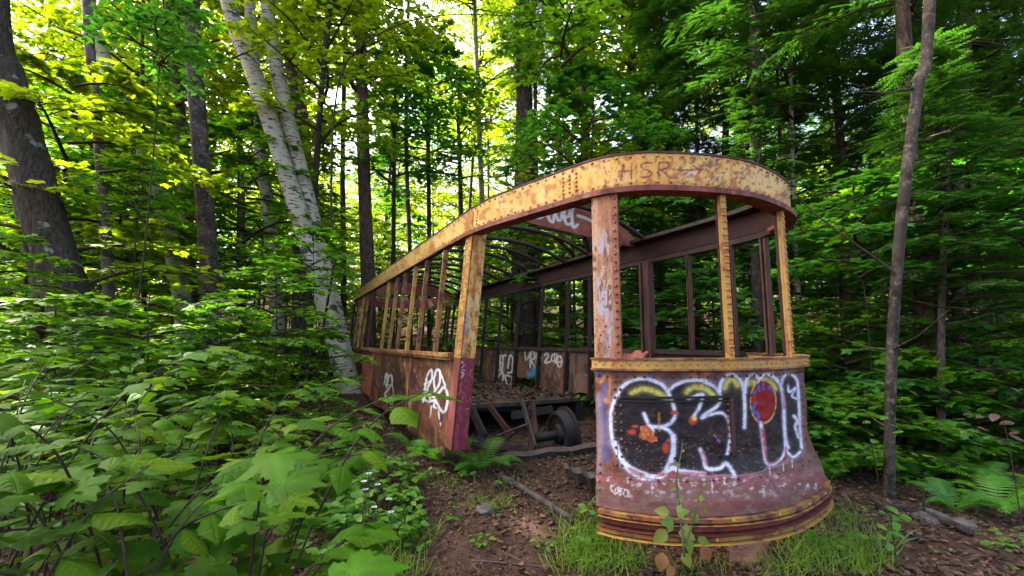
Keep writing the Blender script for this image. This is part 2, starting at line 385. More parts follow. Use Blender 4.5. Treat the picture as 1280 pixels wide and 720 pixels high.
def sheet(name, P, colour, parent, thick, nrm, back, mat='paint', close=True):
    """a painted plate: front grid P (nu,nv,3), back shifted by -nrm*thick"""
    nu, nv = P.shape[:2]; Q = P - nrm * thick
    V = np.concatenate([P.reshape(-1, 3), Q.reshape(-1, 3)]); n = nu * nv
    Fs = [grid_faces(nu, nv), grid_faces(nu, nv, n)[:, ::-1]]
    e = np.concatenate([np.arange(nu - 1) * nv, ]); 
    for row0, step in ((np.arange(nu) * nv, 0), (np.arange(nu) * nv + nv - 1, 1), (np.arange(nv), 1), (np.arange(nv) + (nu - 1) * nv, 0)):
        q = np.stack([row0[:-1], row0[1:], row0[1:] + n, row0[:-1] + n], 1); Fs.append(q if step else q[:, ::-1])
    C = np.concatenate([colour, np.tile(np.array(back), (n, 1)) * (.7 + .6 * fbm(V[n:, 0] * 9 + V[n:, 1] * 5, V[n:, 2] * 6, 4))[:, None]])
    return link_obj(name, np_mesh(name, V - root_of(parent), np.concatenate(Fs), M[mat], True, C), parent)
def normals(P):
    du = np.gradient(P, axis=0); dv = np.gradient(P, axis=1); n = np.cross(du, dv); return n / (np.linalg.norm(n, axis=-1, keepdims=True) + 1e-9)
def rivets(name, items, r, mat, parent):
    """small domes at (point, normal), joined: too small to pick apart"""
    mb = MB(); n = 6
    for p, nn in items:
        nn = unit(nn); u = unit(np.cross(nn, [0, 0, 1.]) if abs(nn[2]) < .9 else [1., 0, 0]); w = np.cross(nn, u); an = np.arange(n) * 2 * math.pi / n
        ring = lambda rr, h: p + np.outer(np.cos(an) * rr, u) + np.outer(np.sin(an) * rr, w) + nn * h
        V = np.concatenate([ring(r, -.001), ring(r * .75, r * .55), [p + nn * r * .8]]); Fs = []
        for j in range(n):
            k = (j + 1) % n; Fs += [(j, k, n + k, n + j), (n + j, n + k, 2 * n)]
        mb.add(V, Fs)
    o = mb.build(name, M[mat], parent, True); o['kind'] = 'stuff'; return o

# ---- roof band (letterboard): left, front and right runs
ZB0, ZB1 = 2.40, 2.62
def band(name, s0, s1, ns, nz, kind):
    s = np.linspace(s0, s1, ns); z = np.linspace(ZB0, ZB1, nz); a, c = plan(s)
    P = W(a[:, None], c[:, None], z[None] + 0 * a[:, None]); nr = normals(P)
    out_ref = np.array([frame(q)[1] for q in s[::max(1, ns // 6)]]); sign = np.sign((nr[::max(1, ns // 6), 0] * out_ref).sum()); nr = nr * sign
    p = Paint(P); ss = np.repeat(s, nz); zz = np.tile(z, ns)
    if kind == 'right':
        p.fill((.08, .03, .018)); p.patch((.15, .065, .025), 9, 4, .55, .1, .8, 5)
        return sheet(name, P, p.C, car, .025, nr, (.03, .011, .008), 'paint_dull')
    p.fill((.56, .32, .062)); p.patch((.6, .4, .135), 26, 18, .52, .12, .8, 3)
    p.patch((.36, .13, .03), 9, 9, .62, .04, .9, 7); p.patch((.2, .075, .03), 5, 6, .66, .03, .9, 17); p.patch((.3, .11, .03), 2.2, 12, .64, .04, .7, 19)
    edge = np.clip(1 - (zz - ZB0) / .05, 0, 1) + .4 * np.clip(1 - (ZB1 - zz) / .02, 0, 1)
    p.blend(edge * sstep((p.n2 - .25) / .3) * .75, (.26, .1, .03))
    f = fbm(p.px / 4.5, p.py / 4.5, 41, 5); west = sstep((p.px - 830) / 60)
    p.blend(sstep((f - .56) / .08) * (.25 + .65 * west) * (kind == 'front'), (.11, .095, .08))
    if kind == 'left':
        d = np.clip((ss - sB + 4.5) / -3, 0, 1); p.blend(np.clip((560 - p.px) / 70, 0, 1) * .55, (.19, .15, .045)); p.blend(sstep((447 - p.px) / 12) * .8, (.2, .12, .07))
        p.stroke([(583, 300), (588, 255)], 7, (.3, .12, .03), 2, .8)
    if kind == 'front':
        RD = (.19, .028, .03)
        T = lambda pts: [(720 + x / 4, 180 + y / 4) for x, y in pts]
        for st in ([(238, 98), (230, 140), (225, 178)], [(279, 95), (277, 130), (276, 172)], [(228, 138), (280, 132)], [(382, 98), (350, 93), (326, 108), (338, 126), (370, 136), (378, 152), (355, 166), (322, 165)],
                   [(416, 96), (414, 130), (413, 165)], [(416, 94), (450, 92), (468, 106), (452, 122), (420, 130)], [(424, 130), (445, 145), (468, 166)], [(510, 131), (560, 130), (622, 129)], [(588, 110), (626, 129)], [(628, 130), (596, 162)]):
            p.stroke(T(st), 2.2, RD, .6, .92, True, .25)
        p.stroke(T([(560, 152), (575, 142), (600, 150)]), 2.5, (.6, .55, .48), 1, .7)
    return sheet(name, P, p.C, car, .025, nr, (.045, .016, .011))
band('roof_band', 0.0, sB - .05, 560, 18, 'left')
front_band = band('roof_band', sB - .04, sR - .35, 620, 40, 'front')
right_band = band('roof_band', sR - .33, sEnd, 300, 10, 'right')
def run_strip(name, s0, s1, z0, z1, off0, off1, mat, n=120, bevel=0, par=None):
    s = np.linspace(s0, s1, n); mb = MB(); ring = []
    for (o, z) in ((off0, z0), (off1, z0), (off1, z1), (off0, z1)): a, c = plan(s, o); ring.append(W(a, c, np.full(n, z)))
    V = np.stack(ring, 1).reshape(-1, 3); Fs = []
    for i in range(n - 1):
        for j in range(4): k = (j + 1) % 4; Fs.append((4 * i + j, 4 * i + k, 4 * i + 4 + k, 4 * i + 4 + j))
    Fs += [(3, 2, 1, 0), tuple(4 * n - 4 + j for j in range(4))]
    return mb.add(V, Fs).build(name, M[mat] if isinstance(mat, str) else mat, par or car, True if bevel else False)
run_strip('roof_rim', sB - .5, sR - .3, 2.362, 2.398, -.09, .035, 'red_rust', 140)
run_strip('roof_rim', 0, sB - .51, 2.385, 2.398, -.06, .012, 'mid_rust', 80)
run_strip('roof_rim', sR - .29, sEnd, 2.35, 2.398, -.06, .01, 'dark_rust', 100)
run_strip('roof_cap', 0, sB - .05, 2.622, 2.64, -.16, .004, 'dark_rust', 90)
run_strip('roof_cap', sB - .04, sR - .35, 2.622, 2.634, -.12, .006, 'mid_rust', 120)
run_strip('roof_cap', sR - .33, sEnd, 2.622, 2.66, -.14, .01, 'dark_rust', 90)
def band_rivets():
    it = []; rows = []
    for s in np.arange(sB - 1.6, sR + .2, .085):
        t, n = frame(s)
        for z in (2.428, 2.602): a, c = plan(s, .001); it.append((W(a, c, z), n))
    for s in (sA - .3, sA - .24, sA - .18, sB + .05, sB - .03):
        t, n = frame(s)
        for z in np.arange(2.45, 2.6, .03): a, c = plan(s, .001); it.append((W(a, c, z), n))
    rivets('band_rivets', it, .0115, 'rivet_yellow', front_band)
    it = []
    for a in np.arange(-.9, 4, .09):   # inner side of the right band
        it.append((W(a, 2.452, 2.43), [-CX[0], -CX[1], 0]))
    rivets('band_rivets', it, .009, 'mid_rust', right_band)
band_rivets()

# ---- rear end of the shell: its own curved band seen through the body
def rear_end():
    cc = catmull([(REAR + .02, .02), (REAR + .5, .12), (REAR + 1.0, .36), (REAR + 1.35, .8), (REAR + 1.42, 1.3), (REAR + 1.35, 1.8), (REAR + 1.0, 2.2), (REAR + .5, 2.44), (REAR + .02, 2.53)], 10)
    for z0, z1, mat in ((2.36, 2.62, 'pink_rust'), (1.2, 1.3, 'mid_rust')):
        mb = MB(); n = len(cc); inner = 1.3 + (cc[:, 1] - 1.3) * .97; ain = cc[:, 0] - .03
        V = np.stack([W(cc[:, 0], cc[:, 1], z0), W(ain, inner, z0), W(ain, inner, z1), W(cc[:, 0], cc[:, 1], z1)], 1).reshape(-1, 3); Fs = []
        for i in range(n - 1):
            for j in range(4): k = (j + 1) % 4; Fs.append((4 * i + j, 4 * i + k, 4 * i + 4 + k, 4 * i + 4 + j))
        Fs += [(3, 2, 1, 0), tuple(4 * n - 4 + j for j in range(4))]
        mb.add(V, Fs).build('rear_band', M[mat], car)
    for i in (6, 14, 20, 26, 34, 44, 56, 66, 74):
        a, c = cc[i]; MB().bar(W(a - .02, c, 1.3), W(a - .02, c, 2.36), [*AX, 0], .05, [*CX, 0], .05).build('window_post', M['dark_rust' if i < 40 else 'mid_rust'], car)
    mb = MB(); n = len(cc)
    for i in range(n - 1):
        p = [W(cc[i, 0], cc[i, 1], .55), W(cc[i + 1, 0], cc[i + 1, 1], .55), W(cc[i + 1, 0], cc[i + 1, 1], 1.2), W(cc[i, 0], cc[i, 1], 1.2)]
        q = [W(cc[i, 0] - .02, cc[i, 1], .55), W(cc[i + 1, 0] - .02, cc[i + 1, 1], .55), W(cc[i + 1, 0] - .02, cc[i + 1, 1], 1.2), W(cc[i, 0] - .02, cc[i, 1], 1.2)]
        mb.add(np.array(p + q), [(0, 1, 2, 3), (7, 6, 5, 4)])
    mb.build('rear_panel', M['red_rust'], car)
rear_end()

# ---- roof ribs and bulkhead headers
def arch(c, rise, w=2.48): t = np.clip(c / w, 0, 1); return 2.60 + rise * (1 - abs(2 * t - 1) ** 2.2)
rib_a = [.05, .62, 1.2, 1.8, 2.4, 3.0, 3.6, 4.2, 4.8, 5.4, 6.0, 6.6, 7.2]
for k, a in enumerate(rib_a):
    c = np.linspace(.02, 2.47, 17); skew = .35 * (c / 2.48)
    MB().tube(W(a + skew + .02 * math.sin(k * 2.3), c, arch(c, .27 + .02 * math.sin(k * 1.7))), .029, 6).build('roof_rib', M['dark_rust'], car, True)
def header(name, a0, a1, rise, seed, graf):
    nu, nv = 240, 44; c = np.linspace(.06, 2.44, nu); v = np.linspace(0, 1, nv)
    C, Vv = np.meshgrid(c, v, indexing='ij'); top = 2.6 + rise * np.sqrt(np.clip(1 - ((C - 1.25) / 1.2) ** 2, 0, 1)) + .02
    P = W(a0 + (a1 - a0) * C / 2.48, C, 2.585 + (top - 2.585) * Vv)
    nr = np.zeros_like(P); nr[...] = [-AX[0], -AX[1], 0]
    p = Paint(P); p.fill((.2, .05, .028)); p.patch((.3, .1, .04), 12, 10, .55, .1, .8, seed); p.patch((.09, .035, .022), 10, 8, .6, .06, .8, seed + 5)
    graf(p); return sheet(name, P, p.C, car, .02, nr, (.08, .03, .02))
def graf_front(p):
    T = lambda pts: [(600 + x / 6, 230 + y / 6) for x, y in pts]; Wt = (.62, .57, .52)
    for st in ([(395, 228), (430, 252), (470, 240), (500, 205)], [(500, 205), (520, 265), (548, 282), (562, 205)], [(562, 205), (580, 262), (602, 270), (620, 200)], [(625, 250), (665, 240), (672, 190), (640, 190), (632, 250), (650, 298), (680, 300)], [(695, 185), (690, 250), (700, 322), (732, 305)], [(735, 236), (790, 255), (845, 280), (900, 300)]):
        p.stroke(T(st), 3.6, Wt, .9, .92, True, .2)
header('bulkhead_header', .0, .62, .30, 3, graf_front)
def graf_rear(p):
    T = lambda pts: [(420 + x / 5, 300 + y / 5) for x, y in pts]
    for st in ([(172, 365), (190, 352), (205, 370), (188, 382), (172, 365)], [(222, 360), (232, 385), (250, 358)], [(262, 385), (270, 365), (285, 385)], [(298, 385), (330, 395), (345, 390)], [(350, 400), (385, 408)]): p.stroke(T(st), 1.6, (.6, .52, .48), .5, .9)
header('bulkhead_header', REAR - .05, REAR, .30, 9, graf_rear)
for nm, a_ in (('right_eave_rail', 2.46), ):
    pass

# ---- posts
def post(name, a, c, z0, z1, wa, wc, mat, da=None, flange=True):
    """pressed-steel post: web plus two flanges, seen as a channel"""
    mb = MB(); t = [*AX, 0]; n = [*CX, 0]; P0 = W(a, c, z0); P1 = W(a, c, z1)
    if flange:
        s = .35 * min(wa, wc)
        mb.bar(P0, P1, t, wa, n, wc * .3)
        for sg in (-1, 1): mb.bar(P0 + np.array(t) * sg * (wa / 2 - s / 2), P1 + np.array(t) * sg * (wa / 2 - s / 2), t, s * .98, n, wc)
    else: mb.bar(P0, P1, t, wa, n, wc)
    return mb.build(name, M[mat], car, False, .003)
# door post: yellow above the belt, purple paint below
def door_post():
    a0, a1, c0, c1 = .0, .17, .005, .14
    for z0, z1, kind in ((1.262, 2.385, 'y'), (.5, 1.26, 'p')):
        nz = 130; z = np.linspace(z0, z1, nz); nu = 44
        faces = []
        # jamb face (facing forward) painted, body as box
        cgrid = np.linspace(c0, c1, nu); P = W(a0 + 0 * cgrid[:, None], cgrid[:, None], z[None]); nr = np.zeros_like(P); nr[...] = [-AX[0], -AX[1], 0]
        p = Paint(P)
        if kind == 'y':
            p.fill((.52, .32, .085)); p.patch((.33, .12, .03), 5, 14, .53, .07, .95, 31); p.patch((.12, .05, .025), 3, 6, .63, .05, .9, 37); p.patch((.6, .45, .2), 8, 20, .6, .1, .6, 33)
            T = lambda pts: [(420 + x / 5, 300 + y / 5) for x, y in pts]
            for st in ([(800, 448), (808, 470), (798, 492)], [(822, 450), (808, 470), (826, 500), (795, 525)], [(800, 500), (815, 522)], [(815, 540), (795, 542), (790, 565), (805, 585), (818, 560), (800, 552)]): p.stroke(T(st), 1.5, (.02, .16, .5), .5, .9)
        else:
            p.fill((.165, .016, .034)); p.patch((.22, .05, .065), 6, 18, .55, .1, .7, 51); p.patch((.12, .03, .03), 4, 8, .63, .06, .7, 57); p.patch((.33, .2, .18), 2, 4, .69, .03, .8, 61)
            T = lambda pts: [(440 + x / 5, 420 + y / 5) for x, y in pts]
            for st in ([(672, 125), (664, 160), (690, 158), (670, 185)], [(690, 160), (700, 185), (676, 205), (705, 215)], [(668, 215), (690, 235), (684, 262), (700, 240), (692, 225)]): p.stroke(T(st), .8, (.6, .42, .45), .4, .8)
        o_ = sheet('door_post', P, p.C, car, .012, nr, (.1, .05, .02))
        dp_y = o_ if kind == 'y' else dp_y
        agrid = np.linspace(a0, a1, nu); P = W(agrid[:, None], c0 + 0 * agrid[:, None], z[None]); nr = np.zeros_like(P); nr[...] = [-CX[0], -CX[1], 0]
        p = Paint(P)
        if kind == 'y': p.fill((.42, .25, .06)); p.patch((.28, .1, .03), 4, 10, .52, .08, .9, 71); p.patch((.1, .045, .025), 3, 5, .6, .05, .8, 73)
        else: p.fill((.13, .045, .028)); p.patch((.2, .04, .05), 5, 12, .55, .1, .8, 75)
        sheet('post_side', P, p.C, o_, .012, nr, (.08, .035, .02))
    MB().bar(W(a1, .07, .55), W(a1, .07, 2.38), [*AX, 0], .012, [*CX, 0], .125).build('post_back', M['mid_rust'], car)
    it = []
    for z in np.arange(1.3, 2.36, .042):
        for a in (.045, .13): it.append((W(a, .003, z), [-CX[0], -CX[1], 0]))
    rivets('post_rivets', it, .008, 'rivet_yellow', dp_y)
door_post()
# corner post A: wide plate on the bow with a riveted angle on its right edge
def corner_post():
    s = np.linspace(sA - .055, sA + .125, 60); z = np.linspace(1.295, 2.362, 300); a, c = plan(s, .004)
    P = W(a[:, None], c[:, None], z[None]); nr = np.zeros_like(P); nr[...] = frame(sA + .03)[1]
    p = Paint(P); p.fill((.29, .27, .3)); p.patch((.3, .13, .055), 12, 34, .47, .1, .9, 81); p.patch((.36, .27, .18), 10, 16, .56, .08, .8, 83); p.patch((.2, .08, .035), 2.5, 22, .58, .06, .8, 85)
    p.blend(sstep((p.px - 761) / 9) * .85, (.27, .1, .05)); p.blend(np.clip(1 - (p.py - 245) / 60, 0, 1) * sstep((p.n2 - .2) / .4), (.3, .115, .04))
    p.blend(sstep((748 - p.px) / 3) * .7, (.4, .22, .1)); p.patch((.13, .05, .025), 4, 12, .63, .05, .95, 87); p.patch((.06, .03, .02), 2, 3, .7, .03, .9, 89)
    for x, y, r in ((757, 408, 2.4), (751, 419, 2), (746, 400, 1.8), (761, 434, 1.6), (757, 336, 1.4)): p.blob(x, y, r * 1.9, r * 2.2, (.33, .17, .09), .8); p.blob(x, y, r * .6, r * .7, (.02, .012, .01))
    cp = sheet('corner_post', P, p.C, car, .015, nr, (.12, .05, .03))
    t, n = frame(sA + .03)
    aa, ca = plan(sA - .055, .004); MB().bar(W(aa, ca, 1.295) - n * .055 + t * .006, W(aa, ca, 2.362) - n * .055 + t * .006, t, .012, n, .09).build('post_flange', M['mid_rust'], cp)
    aa, ca = plan(sA + .105, .004); MB().bar(W(aa, ca, 1.296) + n * .004, W(aa, ca, 2.361) + n * .004, t, .042, n, .014).build('post_angle', M['orange_rust'], cp)
    it = [(W(*plan(sA + .103, .016), z) , n) for z in np.arange(1.34, 2.34, .052)]
    rivets('post_rivets', it, .0105, 'rivet_dark', cp)
corner_post()
def bow_post(px_top, px_bot, wpx, side_dark):
    # place by the band: find s on the bow whose projection is px_top
    ss = np.linspace(sA + .15, sR, 800); a, c = plan(ss, -.02); X, Y = project(W(a, c, np.full(len(ss), 2.36)))
    i = int(np.argmin(abs(X - px_top))) if not side_dark else int(np.argmin(abs(X - px_top) + 1e3 * (ss > s_near(-1.5, 2.2))))
    s = ss[i]; t, n = frame(s); a, c = plan(s, -.01); P0 = W(a, c, 1.29); P1 = W(a, c, 2.365); w = wpx
    mb = MB(); mb.bar(P0, P1, t, w, n, .018)
    for sg in (-1, 1): mb.bar(P0 + t * sg * (w / 2 - .009) - n * .019, P1 + t * sg * (w / 2 - .009) - n * .019, t, .016, n, .02)
    bp = mb.build('bow_post', M['yellow'], car, False, .003)
    MB().bar(P0 - n * .04, P1 - n * .04, t, w * .9, n, .018).build('post_back', M['dark_rust'], bp)
    it = []
    for z in np.arange(1.33, 2.35, .045):
        for sg in (-1, 1): it.append((np.array([*(P0[:2] + t[:2] * sg * w * .25 + n[:2] * .009), z]), n))
    rivets('post_rivets', it, .0105, 'rivet_yellow', bp); return s
s_m1 = bow_post(901.5, 903, .044, False); s_m2 = bow_post(975, 983, .05, True)

# right-hand wall posts and left mullions from their tops in the photograph
def a_on_rail(x, y): return AC(at_height(x, y, 2.356))[0]
right_x = [857, 808, 741, 716, 686, 659, 638, 620, 603, 590, 576, 560, 548, 537]
for k, x in enumerate(right_x):
    a = a_on_rail(x, 379 - .235 * (x - 595)) if x > 600 else None
    if a is None: a = last + .62
    last = a
    if x == 808: post('bulkhead_post', a, 2.42, .6, 2.36, .16, .09, 'mid_rust')
    else: post('window_post', a, 2.44, .6 if x != 857 else 1.3, 2.36, .042, .05, 'dark_rust' if x < 800 else 'mid_rust')
post('bulkhead_post', -1.12, 2.41, 1.28, 2.36, .06, .06, 'mid_rust')
post('window_post', a_on_rail(908, 305.5), 2.44, 1.28, 2.36, .035, .05, 'mid_rust')
left_tops = [(547, 312), (525, 325), (508, 333), (493, 340), (481, 346), (471, 352), (450, 363), (443, 367), (438, 370), (433, 373)]
for k, (x, y) in enumerate(left_tops):
    a, c_ = AC(at_height(x, y, 2.375)); a = min(a, REAR + .05)
    big = k == 6
    if a < REAR: post('bulkhead_post' if big else 'window_post', a, .035, 1.3, 2.385, .15 if big else .034, .05, 'mid_rust' if big else ('yellow_worn' if k % 3 != 2 else 'yellow'))
print('left mullions a', [round(AC(at_height(x, y, 2.375))[0], 2) for x, y in left_tops])

# ---- belt rails
front_belt = run_strip('belt_rail', sA - .055, sR + .15, 1.24, 1.292, -.02, .042, 'yellow', 160)
run_strip('belt_rail_lip', sA - .06, sR + .15, 1.2925, 1.304, -.04, .052, 'yellow_worn', 160)
run_strip('belt_rail_lip', sA - .06, sR + .15, 1.228, 1.2395, -.005, .05, 'yellow_worn', 160)
rivets('belt_rivets', [(W(*plan(s, .0425), 1.266), frame(s)[1]) for s in np.arange(sA - .03, sR + .1, .05)], .0085, 'rivet_yellow', front_belt)
run_strip('belt_rail', 0, sB - .19, 1.268, 1.305, -.03, .05, 'yellow_worn', 90)
run_strip('belt_rail_lip', 0, sB - .19, 1.24, 1.2675, -.01, .028, 'yellow_worn', 90)
run_strip('belt_rail', sR + .2, sEnd, 1.27, 1.32, -.06, .01, 'dark_rust', 90)

# ---- the dash: curved front plate with its flare, carrying the spray paint
ZD0, ZD1 = .40, 1.238
def flare(s, z):
    f = sstep((.76 - z) / .34); along = sstep((s - (sA + .02)) / .75)
    return .004 + .08 * f * (.25 + .75 * along) - .01 * (z > 5)
def dash():
    nu, nv = 460, 290
    s = np.linspace(sA - .055, sR + .12, nu); z = np.linspace(ZD0, ZD1, nv); S, Z = np.meshgrid(s, z, indexing='ij')
    dent = .012 * (fbm(S * 5, Z * 5, 77) - .5) * 2
    a, c = plan(S, 0); e = flare(S, Z) + dent; a, c = plan(S, e); P = W(a, c, Z)
    nr = normals(P); nr = nr * np.sign((nr[nu // 2, nv // 2] * frame(s[nu // 2])[1]).sum())
    p = Paint(P); zz = Z.ravel()
    p.fill((.17, .06, .034)); p.patch((.2, .09, .062), 22, 16, .5, .14, .7, 101); p.patch((.085, .034, .024), 14, 12, .55, .08, .8, 103)
    low = sstep((.62 - zz) / .12); p.blend(low * .6, (.15, .08, .066)); p.patch((.22, .135, .115), 12, 7, .55, .08, .6, 105, low); p.patch((.19, .045, .042), 20, 8, .57, .1, .6, 107, low); p.patch((.13, .065, .05), 5, 5, .6, .07, .7, 109, low)
    # old blue and orange patches near the top and left edge
    bl = sstep((485 - p.py) / 15); p.patch((.05, .08, .2), 17, 9, .56, .08, .75, 111, bl); p.patch((.5, .2, .06), 12, 9, .6, .07, .8, 113, bl * sstep((p.px - 855) / 10))
    p.stroke([(751, 478), (757, 470), (762, 474), (760, 500)], 4, (.5, .21, .05), 2, .75); p.stroke([(757, 482), (753, 510), (757, 545), (758, 575)], 6, (.05, .1, .3), 4, .65); p.stroke([(748, 495), (750, 540), (749, 590)], 6, (.3, .27, .33), 5, .55); p.stroke([(757, 500), (760, 503)], 5, (.55, .22, .05), 2, .7)
    p.stroke([(740, 452), (740, 640)], 5, (.34, .15, .06), 2, .6, False)
    Z1 = lambda pts: [(735 + x / 6, 440 + y / 6) for x, y in pts]; Z2 = lambda pts: [(870 + x / 6, 440 + y / 6) for x, y in pts]; Z3 = lambda pts: [(735 + x / 6, 540 + y / 6) for x, y in pts]; Z4 = lambda pts: [(720 + x / 4, 520 + y / 4) for x, y in pts]
    WH = (.6, .61, .66); BK = (.006, .0055, .0065); YE = (.55, .5, .1); RE = (.42, .03, .02)
    L1 = Z1([(600, 300), (560, 250), (490, 215), (410, 200), (330, 215), (260, 260), (210, 340), (180, 420), (170, 500), (175, 600), (190, 690)]) + Z3([(215, 150), (260, 235), (320, 300), (400, 345), (480, 350), (560, 310), (610, 225), (635, 140), (645, 50)]) + Z1([(645, 600), (650, 480), (640, 400), (620, 340)])
    body = Z1([(600, 300), (650, 255), (720, 222), (800, 210), (880, 215)]) + Z2([(20, 215), (90, 235), (150, 275), (180, 300), (210, 195), (260, 165), (310, 185), (355, 240), (370, 250), (385, 200), (420, 170), (460, 190), (476, 225), (490, 190), (540, 168), (590, 195), (635, 245), (660, 180), (700, 160), (745, 190), (768, 260), (780, 600), (795, 730)]) + Z4([(1115, 190), (1090, 205), (1060, 205), (1020, 240), (960, 245), (930, 275), (860, 290), (790, 295), (720, 290), (640, 300), (560, 295), (520, 270), (490, 190)]) + Z1([(640, 660), (650, 480), (630, 360)])
    p.stroke(L1 + [L1[0]], 9, (.3, .28, .34), 4, .35); p.stroke(body, 8, (.3, .28, .34), 4, .3)
    p.poly(L1, BK, .96); p.poly(body, BK, .95, False)
    scuff = np.maximum(p.inside(L1), p.inside(body, False))
    p.patch((.05, .026, .016), 7, 5, .62, .05, .7, 121, scuff); p.patch((.3, .22, .16), 2.2, 2, .69, .03, .7, 123, scuff * sstep((p.py - 530) / 30)); p.patch((.016, .014, .017), 18, 12, .54, .1, .6, 125, scuff)
    # yellow highlights
    for st, w in ((Z1([(330, 305), (400, 278), (470, 285), (540, 315), (592, 350)]), 7), (Z1([(740, 300), (790, 265), (860, 270)]) + Z2([(40, 260), (95, 290), (125, 320)]), 7), (Z2([(215, 265), (245, 215), (280, 210), (310, 245)]), 8), (Z2([(398, 235), (420, 225), (440, 238)]), 9), (Z2([(495, 200), (540, 205), (580, 240), (598, 275)]), 5)):
        p.stroke(st, w + 4, (.22, .2, .06), 3.5, .55); p.stroke(st, w * .75, YE, 2.2, .9, True, .5)
    # white outlines
    for st, w in ((L1[:20], 4.6), (Z1([(420, 462), (438, 505), (462, 552), (540, 562), (610, 540), (652, 480), (640, 400), (618, 340), (600, 300)]), 4.6), (Z1([(462, 552), (490, 590), (470, 640)]), 2.5), (Z1([(540, 562), (600, 585), (640, 640), (640, 720)]), 4.2), (Z3([(640, 30), (640, 150), (625, 215)]), 6.5),
                  (Z1([(600, 295), (650, 252), (720, 222), (800, 210), (880, 215)]) + Z2([(60, 225), (120, 250), (165, 290), (185, 340), (165, 400), (110, 440), (60, 475), (45, 490)]), 4.4), (Z2([(50, 492), (110, 470), (180, 455), (225, 480), (248, 530), (260, 620), (245, 720)]), 3.8), (Z1([(752, 352), (800, 335), (860, 322), (840, 400), (815, 450), (788, 492)]), 4.6),
                  (Z2([(180, 290), (185, 240), (215, 190), (262, 165), (312, 187), (347, 240), (362, 330), (366, 450), (362, 565)]), 4.6), (Z2([(370, 300), (372, 240), (388, 195), (422, 170), (460, 190), (474, 235)]), 4.2), (Z2([(474, 240), (490, 190), (540, 168), (590, 195), (632, 250), (650, 330), (660, 430), (665, 600), (690, 720)]), 4.4), (Z2([(640, 240), (662, 182), (700, 160), (745, 192), (764, 250), (772, 400), (782, 600), (792, 720)]), 3.8),
                  (Z2([(485, 540), (500, 620), (515, 720)]), 3.4), (Z4([(925, 30), (940, 180), (958, 240), (1012, 228), (1045, 165), (1040, 0)]), 3.4), (Z4([(1050, 170), (1085, 205), (1120, 180)]), 3.2), (Z4([(622, 168), (640, 215), (655, 262), (720, 262), (750, 235), (790, 290)]), 5), (Z4([(770, 0), (775, 90), (755, 200)]), 4), (Z4([(200, 130), (215, 190), (260, 250), (340, 290), (420, 305), (480, 260), (520, 275), (640, 290)]), 6), (Z2([(735, 480), (760, 520), (745, 560), (770, 640)]), 4), (Z2([(690, 250), (700, 300), (745, 270), (720, 330), (755, 350)]), 2.6)):
        p.stroke(st, w + 2.5, (.2, .2, .28), 2.2, .4); p.stroke(st, w * .86, WH, .9, .95, True, .4)
    for x, y, l in ((815, 604, 14), (848, 598, 10), (890, 600, 16), (905, 596, 9), (962, 584, 12), (979, 580, 9), (784, 596, 8), (990, 575, 10)): p.stroke([(x, y), (x + .5, y + l)], 1.1, WH, .5, .75, False)
    for x, y, l in ((760, 470, 40), (790, 468, 14), (838, 468, 22), (880, 468, 12), (940, 466, 18), (985, 463, 20)): p.stroke([(x, y), (x, y + l)], 1.6, (.13, .05, .025), 1.2, .6, False)
    # red over-spray along the lower outline
    for st in (Z4([(270, 265), (330, 290)]), Z4([(420, 290), (520, 285), (650, 290)]), Z4([(935, 70), (945, 180), (955, 230)]), Z4([(965, 240), (1040, 225)]), Z4([(1050, 160), (1048, 200)]), Z4([(632, 180), (650, 240)]), Z2([(650, 300), (662, 420)]), Z2([(490, 580), (515, 690)])): p.stroke(st, 3, (.36, .03, .05), 2.2, .9, True, .9)
    p.patch((.33, .05, .07), 4, 3, .58, .06, .85, 131, sstep((p.py - 588) / 6) * sstep((612 - p.py) / 14)); p.patch((.6, .55, .58), 5, 5, .63, .06, .55, 133, sstep((p.py - 590) / 8) * sstep((632 - p.py) / 25))
    # red oval with blue, flaking red patches
    p.blob(954, 502, 15.2, 25.5, (.2, .004, .006), 1, .07); d = np.hypot((p.px - 954) / 15.2, (p.py - 502) / 25.5); p.blend(sstep((.09 - abs(d - 1.05)) / .06) * sstep((p.nz - .3) / .2) * .8, (.55, .3, .1))
    for st in (Z2([(470, 250), (472, 290)]), Z2([(505, 240), (507, 280)]), Z2([(545, 262), (568, 290)]), Z2([(450, 380), (430, 420), (432, 455), (460, 455), (468, 480), (465, 515)]), Z2([(445, 290), (440, 310)])): p.stroke(st, 2.8, (.02, .1, .35), .6, .95)
    p.stroke(Z2([(440, 330), (428, 380)]), 3, RE, 1, .7)
    p.poly(Z1([(390, 555), (430, 550), (470, 580), (500, 630), (520, 655), (480, 685), (430, 660), (385, 640), (395, 600)]), (.32, .07, .02), .95, False); p.patch((.55, .2, .05), 3, 3, .56, .06, .9, 141, p.inside(Z1([(390, 555), (520, 600), (520, 680), (385, 650)]), False))
    for x, y, rx, ry in ((790, 540, 5, 3), (794, 533, 4, 2), (832, 560, 4, 6), (866, 526, 5, 5), (836, 551, 3, 2), (843, 516, 5, 3)): p.blob(x, y, rx, ry, (.4, .05, .02), .9, .4)
    p.blob(868, 523, 3, 3, (.7, .4, .08), .9); p.stroke(Z1([(532, 460), (535, 590)]), 2, (.45, .25, .05), 1.5, .6)
    for x, y in ((895, 546), (899, 552)): p.blob(x, y, 1.6, 1.6, (.05, .12, .5), .9); p.blob(x - 2, y - 2, 1.6, 1.2, (.6, .05, .03), .9)
